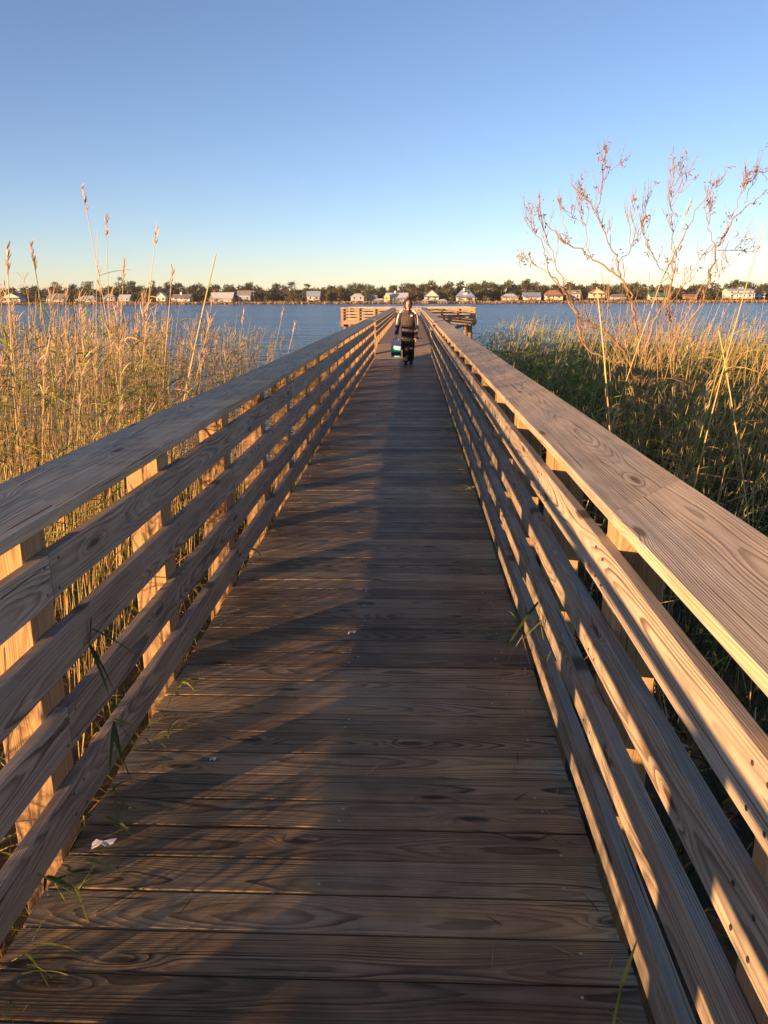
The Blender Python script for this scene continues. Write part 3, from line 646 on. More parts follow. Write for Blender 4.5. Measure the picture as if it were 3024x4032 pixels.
# sparse reeds behind and beside the viewer whose shadows streak the deck
P = scatter(650, -4.2, -1.5, -3.0, 2.2, lambda x, y: True); n = len(P)
reeds(vs, vl, P, RNG.uniform(0.7, 1.65, n), np.stack([RNG.normal(0.05, .08, n), RNG.normal(0, .06, n)], 1), 0.5, 5, 0.004, 0.1)
# low undergrowth along the left foot of the rail
P = scatter(2600, -3.2, -1.15, 0.5, 11, lambda x, y: True); n = len(P)
D = np.stack([RNG.normal(0, .5, n), RNG.normal(0, .5, n), RNG.uniform(.5, 1.2, n)], 1); g = RNG.uniform(size=(n, 1)) < .55
vl.ribbons(P, D, RNG.uniform(.25, .58, n), RNG.uniform(.006, .013, n), RNG.uniform(0, .5, n), np.where(g, cols(n, GRN, GRN2, .2), cols(n, TAN, TAN2, .2)), 4)
vs.build('reed_stems_left', STEM); o1 = bpy.data.objects['reed_stems_left']; o1.name = 'reed_bed_stems'; tag(o1, 'golden dry reed stems standing in the marsh left of the pier', 'reeds', kind='stuff')
o1 = vl.build('reed_bed_leaves', LEAF); tag(o1, 'tan and green reed leaves and plumes of the bed left of the pier', 'reeds', kind='stuff')

# notable single reeds rising above the left bed
def tall_reed(px, py, Y, bx, label, green=False, plume=True, th=0.0045):
    top = np.array(atY(px, py, Y)); base = np.array([top[0]+bx, Y, groundh(top[0]+bx, Y)-0.02]); v = top-base; L = np.linalg.norm(v)
    a, b = Veg(), Veg(); bend = np.array([[0.06*L*np.sign(-bx), 0, 0]])
    D = (v-bend[0])/L
    cen = a.stems(base[None], D[None], np.array([np.linalg.norm(v-bend[0])]), np.array([th]), bend, cols(1, TAN, TAN, .1) if not green else cols(1, GRN2, GRN2, .1), 10, 5)[0]
    for k in range(7):
        i = RNG.integers(3, 9); az = RNG.uniform(0, 6.28); L_ = RNG.uniform(.15, .35)
        b.ribbons(cen[i][None], np.array([[cos(az)*.6+.3, sin(az)*.5, RNG.uniform(.3, 1.2)]]), np.array([L_]), np.array([RNG.uniform(.007, .014)]), np.array([RNG.uniform(.1, .8)]), cols(1, GRN, GRN2, .1) if RNG.uniform() < (.8 if green else .3) else cols(1, TAN, TAN2, .1), 5)
    if plume:
        n = 34; f = RNG.uniform(0, 1, n); p = cen[-2]*(1-f)[:, None]*.6+cen[-1]*(.4+.6*f)[:, None] if False else cen[-1]-(cen[-1]-cen[-2])*(1-f)[:, None]*0.5
        az = RNG.uniform(0, 6.28, n); d = np.stack([np.cos(az)*.28+.15, np.sin(az)*.25, np.full(n, .9)], 1)
        b.ribbons(p, d, RNG.uniform(.03, .075, n), RNG.uniform(.005, .010, n), RNG.uniform(0, .4, n), cols(n, (0.58, 0.40, 0.25), (0.70, 0.54, 0.36), .15), 3)
    e = empty('tall_reed', tuple(base)); tag(e, label, 'reed', 'tall single reeds above the left bed'); a.build('stem', STEM, e); b.build('leaves', LEAF, e)
for a in [(322, 738, 5.2, .16, 'tallest reed, its small plume highest against the sky'), (418, 862, 5.6, -.05, 'second tallest thin reed right of the highest one'),
          (618, 893, 5.4, -.42, 'reed with a narrow plume leaning right over the middle of the bed'), (850, 1000, 4.6, -.62, 'thick pale bare cane leaning strongly right', False, False, .009),
          (122, 970, 4.2, .02, 'reed with dark green leaves and a bushy brown plume at left', True, True, .006), (28, 985, 4.0, -.1, 'reed with a drooping plume at the left edge'),
          (490, 1025, 5.2, -.25, 'slender reed with a faint plume above the treeline'), (680, 1060, 5.6, -.3, 'reed with a plume bent sideways near the skyline'),
          (1115, 1222, 8.6, -.45, 'reed with a fat brown plume beside the cap rail'), (1163, 1275, 8.9, -.5, 'last short plumed reed at the right end of the bed'),
          (385, 905, 5.0, -.2, 'faint thin reed crossing the skyline', False, False, .003), (960, 1230, 7.2, -.25, 'green leaved reed by the thick leaning cane', True)]: tall_reed(*a)

# ------------------------------------------------------------------ right marsh
vs, vl = Veg(), Veg()
def canopy(x, y): return -0.05+0.30*min(1, max(0, (y-3)/9))+0.13*sin(x*1.7+y*.6)*cos(y*.9)+0.34*math.exp(-((x-1.9)/1.1)**2)*min(1, max(0, (y-7)/4))
def rk(x, y):
    if y > 27+0.25*x+RNG.normal(0, 1): return False
    return x > 0.95
P = scatter(30000, 0.95, 9, 0.2, 14, rk); n = len(P); top = np.array([canopy(a, b) for a, b, _ in P])
D = np.stack([RNG.normal(0.05, .45, n), RNG.normal(0, .45, n), np.full(n, 1.)], 1); P[:, 2] += RNG.uniform(0, 1, n)*(top-P[:, 2])*0.75
g = RNG.uniform(size=(n, 1)) < .78
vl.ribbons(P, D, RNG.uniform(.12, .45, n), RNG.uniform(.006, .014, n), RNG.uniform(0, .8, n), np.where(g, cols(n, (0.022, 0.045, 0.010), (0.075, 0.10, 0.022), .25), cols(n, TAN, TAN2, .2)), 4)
P = scatter(26000, 3, 26, 8, 34, rk); n = len(P); top = np.array([canopy(a, b) for a, b, _ in P])
D = np.stack([RNG.normal(0.05, .4, n), RNG.normal(0, .4, n), np.full(n, 1.)], 1); P[:, 2] += RNG.uniform(0, 1, n)*(top-P[:, 2])*0.8
g = RNG.uniform(size=(n, 1)) < .7
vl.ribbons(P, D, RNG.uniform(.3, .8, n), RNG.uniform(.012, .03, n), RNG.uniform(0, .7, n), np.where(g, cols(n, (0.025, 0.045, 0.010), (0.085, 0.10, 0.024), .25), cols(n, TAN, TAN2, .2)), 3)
# broad small vine leaves
n = 26000; P = scatter(n, 0.95, 7, 0.2, 11, rk); n = len(P); top = np.array([canopy(a, b) for a, b, _ in P]); P[:, 2] += RNG.uniform(.2, .95, n)*(top-P[:, 2])
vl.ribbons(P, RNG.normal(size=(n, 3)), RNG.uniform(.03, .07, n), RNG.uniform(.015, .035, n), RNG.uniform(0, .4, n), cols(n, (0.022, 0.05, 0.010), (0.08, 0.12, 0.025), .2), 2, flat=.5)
# reeds
P = scatter(900, 1.6, 9, 4.5, 16, lambda x, y: rk(x, y) and RNG.uniform() < .3+.7*clump(x+3, y)); n = len(P)
reeds(vs, vl, P, RNG.uniform(.8, 1.5, n)*np.array([.75+.6*clump(a*1.2+2, b*.8) for a, b, _ in P]), np.stack([RNG.normal(0.08, .16, n), RNG.normal(0, .12, n)], 1), 0.8, 6, 0.0045, 0.1, 0.36)
P = scatter(3200, 5, 28, 12, 33, lambda x, y: rk(x, y) and RNG.uniform() < .3+.7*clump(x*.7+3, y*.7)); n = len(P)
reeds(vs, vl, P, RNG.uniform(1.2, 2.0, n)*np.array([.72+.62*clump(a*.9, b*.5) for a, b, _ in P]), np.stack([RNG.normal(0.12, .14, n), RNG.normal(0, .12, n)], 1), 0.65, 5, 0.007, 0.25, 0.5)
# leafy green mass beside the rail
n = 5200; P = scatter(n, 1.0, 5.5, 7.5, 20, rk); n = len(P); top = np.array([canopy(a, b) for a, b, _ in P]); P[:, 2] = top-RNG.uniform(-.05, .5, n)
vl.ribbons(P, np.stack([RNG.normal(0.1, .6, n), RNG.normal(0, .6, n), RNG.uniform(.1, 1, n)], 1), RNG.uniform(.10, .30, n), RNG.uniform(.014, .030, n), RNG.uniform(.1, .8, n), cols(n, (0.05, 0.11, 0.02), (0.19, 0.29, 0.05), .25), 4)
# golden stalks crowding the foot of the shrub
P = scatter(330, 1.8, 4.8, 6.3, 8.9, lambda x, y: True); n = len(P)
reeds(vs, vl, P, RNG.uniform(1.1, 2.15, n), np.stack([RNG.normal(0.08, .2, n), RNG.normal(0, .12, n)], 1), 0.35, 6, 0.0042, 0.12, 0.36)
# leaning green reeds near the cap
P = scatter(520, 1.35, 4.6, 8.5, 22, lambda x, y: True); n = len(P)
reeds(vs, vl, P, RNG.uniform(1.2, 2.0, n), np.stack([RNG.normal(0.25, .12, n), RNG.normal(0, .08, n)], 1), 1.3, 9, 0.006, 0.1, 0.55)
# arching bright blades and flattened straw over the dark undergrowth
n = 7000; P = scatter(n, 1.1, 16, 2.5, 26, lambda x, y: rk(x, y) and RNG.uniform() < .15+.85*clump(x*1.3+1, y*1.2)**2); n = len(P); top = np.array([canopy(a, b) for a, b, _ in P]); P[:, 2] = top-RNG.uniform(.15, .35, n)
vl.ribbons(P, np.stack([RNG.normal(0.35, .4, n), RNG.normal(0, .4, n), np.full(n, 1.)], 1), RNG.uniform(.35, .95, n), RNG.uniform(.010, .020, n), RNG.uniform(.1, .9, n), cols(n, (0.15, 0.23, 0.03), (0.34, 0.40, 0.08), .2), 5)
n = 4200; P = scatter(n, 1.0, 12, 2.0, 18, lambda x, y: rk(x, y) and RNG.uniform() < .1+.9*clump(x*1.1+4, y*1.4+2)**2); n = len(P); top = np.array([canopy(a, b) for a, b, _ in P]); P[:, 2] = top-RNG.uniform(.0, .3, n)
vs.stems(P, np.stack([RNG.normal(0, .8, n), RNG.normal(0, .7, n), RNG.uniform(-.2, .6, n)], 1), RNG.uniform(.2, .6, n), RNG.uniform(.004, .008, n), RNG.normal(0, .05, (n, 3)), cols(n, (0.62, 0.42, 0.22), TAN2, .15), 3, 4)
# broken pale canes
n = 800; P = scatter(n, 1.3, 6.5, 3.0, 11, rk); n = len(P)
vs.stems(P, np.stack([RNG.normal(0, .22, n), RNG.normal(0, .2, n), np.ones(n)], 1), RNG.uniform(.5, 1.15, n), RNG.uniform(.004, .007, n), np.zeros((n, 3)), cols(n, (0.62, 0.42, 0.22), TAN2, .12), 3, 4)
o1 = vs.build('marsh_stems', STEM); tag(o1, 'thin tan stems and broken canes standing in the marsh right of the pier', 'reeds', kind='stuff')
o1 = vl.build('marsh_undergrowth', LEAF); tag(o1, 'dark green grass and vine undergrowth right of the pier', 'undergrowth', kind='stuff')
def rtall(px, py, Y, bx, label, green=False, plume=False, th=.005):
    tall_reed(px, py, Y, bx, label, green, plume, th); o = [o for o in bpy.data.objects if o.name.startswith('tall_reed') and o.get('label') == label][0]; o['group'] = 'tall single reeds in the right marsh'
for a in [(3010, 880, 4.6, -.35, 'long bare cane rising at the right edge of the picture', False, False, .006), (2350, 1130, 6.0, .3, 'thick pale cane leaning left through the shrub', False, False, .010),
          (2720, 800, 6.5, -.75, 'windblown reed with a feathery pale plume among the shrub twigs', False, True, .006), (2060, 1240, 9, -.2, 'bright green leaning reed left of the shrub', True, False, .006),
          (2900, 1210, 4.8, -.3, 'green leafed reed at the right below the twigs', True, False, .006), (2830, 1300, 5.2, .5, 'pale broken cane leaning left at right', False, False, .007)]: rtall(*a)

# ------------------------------------------------------------------ the bare shrub, drawn branch by branch at its own distance
SY = 9.0
sh = empty('bare_shrub', tuple(atY(2530, 1640, SY))); tag(sh, 'tall bare reddish shrub with a few withered leaves in the right marsh', 'shrub')
tw = Veg(); lf = Veg(); tips = []
def branch(pts, r0, r1, depth0=0.0, depth1=0.0, twigs=6, lev=0):
    twigs = int(twigs*1.5+1)
    P = [np.array(atY(x, y, SY+depth0+(depth1-depth0)*i/(len(pts)-1))) for i, (x, y) in enumerate(pts)]
    # smooth resample (Catmull-Rom)
    R = []; 
    for i in range(len(P)-1):
        p0 = P[max(i-1, 0)]; p1 = P[i]; p2 = P[i+1]; p3 = P[min(i+2, len(P)-1)]
        for t in np.linspace(0, 1, 5)[:-1]:
            R.append(0.5*((2*p1)+(-p0+p2)*t+(2*p0-5*p1+4*p2-p3)*t*t+(-p0+3*p1-3*p2+p3)*t**3))
    R.append(P[-1]); R = np.array(R); m = len(R); R[1:-1] += RNG.normal(0, .012, (m-2, 3)); rad = np.linspace(r0, r1, m)*0.68+.001
    K = m-1; d = np.gradient(R, axis=0); d /= np.linalg.norm(d, axis=1)[:, None]; x = np.cross(d, [0.2, 1, .1]); x /= np.linalg.norm(x, axis=1)[:, None]; y_ = np.cross(d, x)
    sides = 6; V = np.stack([R+(x*cos(2*pi*k/sides)+y_*sin(2*pi*k/sides))*rad[:, None] for k in range(sides)], 1).reshape(-1, 3)
    b = (np.arange(K)*sides)[:, None]; k = np.arange(sides)[None]; k2 = (k+1) % sides
    tw.V.append(V); tw.Q.append(np.stack([b+k, b+k2, b+k2+sides, b+k+sides], -1).reshape(-1, 4)+tw.n); c = np.array([0.27, 0.185, 0.115])*RNG.uniform(.85, 1.15)
    tw.C.append(np.tile(c, (len(V), 1))); tw.n += len(V)
    for _ in range(twigs):
        i = RNG.integers(int(m*.25), max(int(m*.25)+1, int(m*.82))); q = R[i]; sgn = RNG.choice([-1, 1]); dd = d[i]+np.array([sgn*RNG.uniform(.4, 1.0), RNG.normal(0, .5), RNG.uniform(.0, .5)])
        L = RNG.uniform(.12, .34)*(1.1-.75*i/m); dd /= np.linalg.norm(dd); curl = np.array([-sgn*L*.25*RNG.uniform(0, 1.2), 0, L*.45]); n3 = 4 if RNG.uniform() < .6 else 3
        cen = tw.stems(q[None], dd[None], np.array([L]), np.array([max(.0036, rad[i]*.4)]), curl[None], c[None], 6, 4)[0]
        for __ in range(n3-2):
            j = RNG.integers(2, 5); s2 = RNG.choice([-1, 1]); d2 = (cen[j+1]-cen[j]); d2 /= np.linalg.norm(d2); d2 = d2+np.array([s2*.7, RNG.normal(0, .4), .2]); l2 = L*RNG.uniform(.3, .6)
            tw.stems(cen[j][None], d2[None], np.array([l2]), np.array([.0027]), np.array([[-s2*l2*.2, 0, l2*.3]]), c[None], 4, 3)
        if RNG.uniform() < .25: tips.append(cen[-1] if RNG.uniform() < .4 else cen[2])
    for _ in range(max(1, twigs//4)): tips.append(R[RNG.integers(int(m*.5), m)])
S_ = lambda pts: [(1900+x/1.476, 550+y/1.476) for x, y in pts]
branch(S_([(925, 1500), (910, 1420), (800, 1310), (740, 1285), (640, 1235), (560, 1130), (540, 1020), (470, 880), (390, 770), (360, 640)]), .020, .006, 0, .3, 8)
branch(S_([(360, 640), (320, 560), (270, 470), (255, 410), (235, 330)]), .006, .0025, .3, .4, 5)
branch(S_([(390, 770), (310, 735), (240, 705), (195, 685)]), .005, .002, .3, .5, 5)
branch(S_([(470, 880), (455, 780), (400, 650), (350, 500), (325, 400), (335, 350)]), .006, .0025, .2, .0, 9)
branch(S_([(925, 1440), (880, 1330), (790, 1200), (700, 1110), (600, 1065), (530, 980), (490, 910), (455, 850), (385, 770)]), .024, .007, 0, -.3, 7)
branch(S_([(700, 1110), (690, 1020), (730, 930), (750, 900)]), .006, .003, -.2, -.3, 4)
branch(S_([(930, 1440), (905, 1180), (880, 1010), (865, 900), (800, 800), (700, 735), (600, 660), (480, 600), (400, 520), (350, 440)]), .022, .0045, .1, .5, 10)
branch(S_([(800, 800), (785, 700), (730, 590), (690, 490), (650, 400), (570, 320), (520, 260), (512, 200)]), .011, .003, .3, .1, 9)
branch(S_([(650, 430), (680, 330), (695, 230), (712, 100), (720, 45)]), .006, .0022, .2, .2, 8)
branch(S_([(695, 250), (740, 180), (820, 140), (845, 112)]), .004, .002, .2, .4, 3)
branch(S_([(790, 720), (850, 650), (880, 590), (930, 500), (950, 400), (970, 320), (1010, 240)]), .006, .0022, .3, .5, 9)
branch(S_([(600, 660), (590, 500), (560, 400), (575, 300), (600, 150)]), .004, .0018, .4, .2, 6)
branch(S_([(480, 600), (470, 480), (450, 390), (445, 340)]), .0035, .0018, .4, .6, 3)
branch(S_([(600, 500), (520, 450), (470, 390)]), .003, .0018, .4, .6, 3)
branch(S_([(860, 640), (865, 500), (885, 400), (890, 280)]), .0045, .002, .4, .2, 5)
branch(S_([(930, 1440), (960, 1200), (1000, 1050), (1060, 950), (1090, 860), (1110, 700), (1150, 600), (1240, 420), (1330, 300)]), .016, .004, .1, -.4, 9)
branch(S_([(1110, 700), (1105, 600), (1100, 450), (1095, 350), (1105, 230), (1150, 130), (1200, 110)]), .007, .0022, 0, .3, 13)
branch(S_([(1110, 270), (1160, 200), (1235, 175)]), .003, .0015, .2, .4, 3); branch(S_([(1105, 340), (1170, 270), (1240, 205)]), .003, .0015, .2, .0, 3)
branch(S_([(1100, 820), (1030, 720), (970, 640), (940, 520), (945, 440)]), .006, .002, -.1, -.4, 6)
branch(S_([(1080, 1290), (1100, 1220), (1180, 1080), (1270, 960), (1300, 850), (1340, 740), (1355, 640), (1400, 560), (1440, 490), (1530, 400), (1600, 340), (1659, 290)]), .018, .0045, .2, .6, 10)
branch(S_([(930, 1440), (1010, 1370), (1080, 1290)]), .020, .018, 0, .2, 2)
branch(S_([(1355, 640), (1320, 550), (1305, 430), (1330, 320), (1390, 230), (1420, 140)]), .006, .002, .3, .1, 10)
branch(S_([(1440, 490), (1480, 380), (1520, 280), (1550, 210), (1600, 155)]), .0055, .002, .4, .3, 9)
branch(S_([(1520, 370), (1560, 260), (1610, 190), (1650, 240)]), .004, .0018, .4, .6, 5)
branch(S_([(1080, 1280), (1085, 1120), (1080, 1000), (1085, 900), (1100, 800)]), .010, .006, .1, .1, 4)
branch(S_([(1355, 640), (1440, 645), (1530, 650), (1585, 655)]), .004, .0015, .4, .7, 5)
branch(S_([(1440, 520), (1500, 560), (1560, 610)]), .003, .0015, .4, .2, 3); branch(S_([(1310, 860), (1380, 790), (1425, 720), (1410, 640)]), .004, .0016, .4, .2, 4)
branch(S_([(1060, 980), (1180, 840), (1260, 700), (1320, 620)]), .004, .0018, -.2, -.5, 5)
n = 46; b0 = np.array(atY(2530, 1560, SY)); P = b0+np.stack([RNG.normal(0, .28, n), RNG.normal(0, .25, n), RNG.uniform(-.35, .1, n)], 1)
tw.stems(P, np.stack([RNG.normal(0, .38, n), RNG.normal(0, .25, n), np.ones(n)], 1), RNG.uniform(.6, 1.7, n), RNG.uniform(.004, .007, n), np.stack([RNG.normal(0, .12, n), RNG.normal(0, .1, n), np.zeros(n)], 1), cols(n, (0.235, 0.150, 0.090), (0.34, 0.23, 0.13), .1), 6, 4)
tw.build('branches', BARK, sh)
T = np.array([t for t in tips if t is not None])
for _ in range(5):
    m = len(T); lf.ribbons(T+RNG.normal(0, .022, (m, 3)), RNG.normal(size=(m, 3)), RNG.uniform(.025, .05, m), RNG.uniform(.015, .03, m), RNG.uniform(0, .6, m), np.where(RNG.uniform(size=(m, 1)) < .8, cols(m, (0.36, 0.17, 0.08), (0.30, 0.12, 0.05), .2), cols(m, GRN2, GRN2, .1)), 2)
lf.build('withered_leaves', LEAF, sh)

# ------------------------------------------------------------------ reed sprigs reaching through the railings
def sprig(base, stem_pts, leaves, label, name='reed_sprig', plume=None, stemc=GRN2):
    a = Veg(); b = Veg(); pts = [np.array(p, float) for p in stem_pts]
    for p, q in zip(pts[:-1], pts[1:]):
        v = q-p; a.stems(p[None], v[None], np.array([np.linalg.norm(v)]), np.array([.003]), np.zeros((1, 3)), np.array([stemc]), 2, 5)
    for (p, d, L, W, dr, c) in leaves:
        b.ribbons(np.array([p], float), np.array([d], float), np.array([L]), np.array([W]), np.array([dr]), cols(1, c, c, .08), 7, tip=(c[0]*1.3+.08, c[1]*1.05+.05, c[2]))
    if plume is not None:
        p, d = plume; n = 90; f = RNG.uniform(0, 1, (n, 1)); P_ = np.array(p)+np.array(d)*f*.9
        b.ribbons(P_, np.array(d)+RNG.normal(0, .06, (n, 3)), RNG.uniform(.03, .08, n), np.full(n, .004), RNG.uniform(.2, 1.0, n), cols(n, (0.40, 0.27, 0.17), (0.55, 0.42, 0.28), .15), 3)
    e = empty(name, tuple(pts[0])); tag(e, label, 'reed sprig', 'reed sprigs hanging over the deck'); a.build('stem', STEM, e); b.build('leaves', LEAF, e)
G1 = (0.045, 0.095, 0.03); G2 = (0.16, 0.22, 0.05); G3 = (0.30, 0.34, 0.08)
X = atY
def lv(px, py, Y, px2, py2, Y2, W, c, dr=0.15):
    p = np.array(X(px, py, Y)); q = np.array(X(px2, py2, Y2)); v = q-p; L = np.linalg.norm(v); v[2] += dr*L
    return (p, v, np.linalg.norm(v), W, dr, c)
sprig(0, [X(540, 2680, 2.75), X(450, 2820, 2.5), X(395, 2930, 2.3)], [lv(360, 2430, 2.25, 352, 2560, 2.25, .012, G1), lv(360, 2475, 2.25, 560, 2600, 2.4, .008, G1), lv(355, 2540, 2.25, 430, 2740, 2.2, .014, G1), lv(360, 2545, 2.25, 450, 2720, 2.2, .010, G1)],
      'dark drooping reed leaves hanging in front of the third left rail board', stemc=G1)
sprig(0, [X(545, 2960, 2.6), X(470, 2840, 2.4), X(440, 2830, 2.3)], [lv(450, 2840, 2.25, 430, 3060, 2.1, .015, G1), lv(450, 2850, 2.25, 490, 3050, 2.1, .012, G1), lv(445, 2900, 2.25, 530, 3110, 2.1, .014, G1), lv(450, 2830, 2.3, 560, 2880, 2.3, .008, G2), lv(540, 3000, 2.3, 620, 3090, 2.2, .009, G1), lv(455, 2900, 2.25, 470, 3000, 2.2, .013, G2)],
      'cluster of dark green leaves over the lowest left rail board')
sprig(0, [X(150, 3440, 1.75), X(300, 3520, 1.85), X(420, 3330, 1.95)], [lv(185, 3450, 1.8, 310, 3510, 1.82, .016, G1), lv(330, 3378, 1.9, 490, 3440, 1.85, .016, G3), lv(220, 3460, 1.8, 390, 3430, 1.9, .011, G1), lv(215, 3480, 1.8, 260, 3555, 1.75, .013, G2), lv(300, 3500, 1.8, 360, 3670, 1.72, .007, G2), lv(260, 3440, 1.8, 300, 3510, 1.78, .012, G3), lv(180, 3450, 1.8, 175, 3520, 1.75, .012, G1), lv(260, 3520, 1.8, 400, 3440, 1.9, .006, G3)],
      'bright green reed sprig lying on the deck edge at lower left')
sprig(0, [X(20, 4000, 1.38), X(40, 3940, 1.40), X(45, 3925, 1.41)], [lv(25, 3940, 1.4, 55, 4040, 1.35, .014, G3), lv(40, 3940, 1.4, 75, 3985, 1.38, .008, G2)], 'small green blade at the lower left corner of the deck')
sprig(0, [X(-60, 2460, 2.3), X(60, 2490, 2.15), X(110, 2495, 2.12)], [lv(40, 2520, 2.1, 45, 2700, 2.05, .018, G2), lv(5, 2550, 2.1, 30, 2700, 2.05, .020, G2), lv(105, 2570, 2.1, 150, 2720, 2.05, .010, G2)], 'pale feathery reed plume resting on the left rail board', plume=(np.array(X(70, 2500, 2.13)), np.array(X(170, 2560, 2.1))-np.array(X(70, 2500, 2.13))))
rnd = random.Random(5)
def tuft(px, py, z, n, L, label, cs=(G1, G2), spread=1.0, dx=0.6):
    p = np.array(atZ(px, py, z)); lvs = []
    for k in range(n):
        d = np.array([rnd.uniform(-.3, 1)*dx*2, rnd.uniform(-1, .6), rnd.uniform(-.1, .8)])*1.0; lvs.append((p+np.array([rnd.uniform(-.05, .05), rnd.uniform(-.15, .15)*spread, rnd.uniform(-.02, .05)]), d, L*rnd.uniform(.5, 1.1), rnd.uniform(.006, .012), rnd.uniform(.3, .9), cs[rnd.randrange(len(cs))]))
    sprig(0, [p+np.array([-.15*np.sign(dx), 0, -.1]), p], lvs, label)
tuft(1240, 1770, .10, 16, .28, 'dark green grass tuft spilling over the left deck edge in mid distance', (G1, G1, G2), 2.4)
tuft(1290, 1640, .12, 10, .25, 'dark grass tuft farther along the left deck edge', (G1, G2), 2.0)
tuft(1050, 1905, .08, 12, .16, 'straw coloured grass tuft on the left deck edge', (G3, (0.45, 0.38, 0.18)), 1.0)
tuft(730, 2690, .02, 9, .20, 'dark grass blades poking over the deck edge by the third post', (G1, G2), .6)
tuft(1055, 2080, .03, 7, .14, 'short pale grass blades at the left deck edge', (G3, TAN2), .8)
tuft(1370, 1560, .2, 9, .28, 'thin grass blades through the left rail near the person', (G1, G2), 2)
tuft(1790, 1700, .10, 14, .22, 'green weeds growing along the right deck edge', (G1, G2), 4.0, -.5)
tuft(1815, 1810, .08, 9, .18, 'green weed tuft at the right deck edge, nearer than the long row', (G2, G1), 1.5, -.5)
tuft(1900, 2010, .03, 6, .14, 'tiny dry grass tuft on the right deck edge', (G3, TAN2), .8, -.5)
tuft(1320, 1345, .9, 9, .4, 'green reed leaves bending over the left cap rail', (G2, G3), 2.0)
sprig(0, [X(2130, 2340, 3.2), X(2120, 2400, 3.1), X(2140, 2520, 2.85)], [lv(2120, 2370, 3.0, 1990, 2560, 2.9, .016, G1), lv(2120, 2430, 3.0, 2060, 2520, 2.9, .014, G1), lv(2140, 2440, 2.95, 2060, 2520, 2.9, .020, G2), lv(2170, 2560, 2.8, 2140, 2640, 2.75, .008, G1), lv(2060, 2500, 2.9, 1990, 2620, 2.85, .006, (0.30, 0.2, 0.12)), lv(2060, 2520, 2.9, 2030, 2800, 2.7, .004, (0.40, 0.28, 0.18)), lv(2055, 2500, 2.9, 2090, 2640, 2.8, .004, (0.40, 0.28, 0.18))],
      'broken green reed tip drooping from the right railing')
sprig(0, [X(2150, 2240, 3.3), X(2138, 2310, 3.3), X(2132, 2330, 3.3)], [lv(2138, 2306, 3.25, 2205, 2345, 3.2, .007, G3), lv(2140, 2318, 3.25, 2190, 2340, 3.2, .005, G3)], 'thin yellow green blade bent over the second right board', stemc=G2)
sprig(0, [X(2400, 4100, 1.2), X(2440, 3900, 1.25), X(2460, 3850, 1.27)], [lv(2440, 3900, 1.25, 2512, 3690, 1.32, .010, G3, 0), lv(2450, 3870, 1.25, 2415, 4060, 1.2, .007, G2)], 'lone sunlit blade of grass at the lower right')
# loose straw and leaf bits lying on the deck
lt = Veg(); n = 420; px_ = np.where(RNG.uniform(size=n) < .55, DX0+.02+RNG.exponential(.16, n), np.where(RNG.uniform(size=n) < .6, DX1-.03-RNG.exponential(.10, n), RNG.uniform(DX0, DX1, n))); px_ = np.clip(px_, DX0+.02, DX1-.03)
P = np.stack([px_, RNG.uniform(1.2, 19, n), np.full(n, .004)], 1); az = RNG.uniform(0, 6.28, n)
lt.ribbons(P, np.stack([np.cos(az), np.sin(az), RNG.uniform(0, .12, n)], 1), RNG.uniform(.02, .11, n), RNG.uniform(.002, .006, n), RNG.uniform(-.02, .06, n), np.where(RNG.uniform(size=(n, 1)) < .6, cols(n, TAN, (0.35, 0.25, 0.14), .2), cols(n, (0.05, 0.06, 0.02), (0.09, 0.06, 0.03), .2)), 3, flat=3)
tag(lt.build('deck_litter', LEAF), 'loose straw and leaf bits scattered on the deck boards', 'leaf litter', kind='stuff')
tuft(640, 2900, .02, 10, .22, 'grass blades rising beside the deck edge just before the second post', (G1, G2, G3), .6)
tuft(420, 3180, .02, 9, .20, 'small grass tuft on the deck edge above the white scrap', (G1, G2), .6)
tuft(1130, 1860, .05, 12, .22, 'green grass blades between the two dark tufts on the left deck edge', (G1, G2, G3), 2.0)
tuft(960, 2200, .03, 9, .18, 'green and straw blades at the left deck edge near the fourth post', (G1, G3), 1.0)
tuft(1850, 1900, .05, 12, .2, 'low green weeds along the right deck edge in mid distance', (G1, G2, G3), 3.0, -.5)
tuft(2060, 2480, .03, 8, .16, 'dry grass wisps under the lowest right rail board', (G2, TAN2), 1.0, -.5)
tuft(90, 3760, .02, 8, .18, 'grass tuft at the deck edge near the bottom left corner', (G2, G3), .5)
# petals and litter
def litter(px, py, r, label, name='paper_scrap', col=None):
    c = atZ(px, py, .004); m = MB(); k = 14; top = []; bot = []
    for i in range(k):
        a = 2*pi*i/k; rr = r*(0.75+0.35*sin(2*a+.5)+.15*sin(5*a)); top.append((c.x+rr*1.3*cos(a), c.y+rr*sin(a), .006+.006*sin(3*a)))
    for q in top: bot.append((q[0], q[1], q[2]-.002))
    m.poly(top+[(c.x, c.y, .012)]+bot, [(i, (i+1) % k, k) for i in range(k)]+[((i+1) % k, i, k+1+i, k+1+(i+1) % k) for i in range(k)])
    return tag(m.build(name, simple('scrap_white', (0.75, 0.75, 0.78), 0.7)), label, 'litter')
litter(405, 3320, .028, 'white torn scrap on the deck edge beside the green sprig'); litter(838, 2990, .009, 'tiny white speck of paper in the middle left of the deck'); litter(1385, 2490, .016, 'small pale dropping on the middle of the deck')

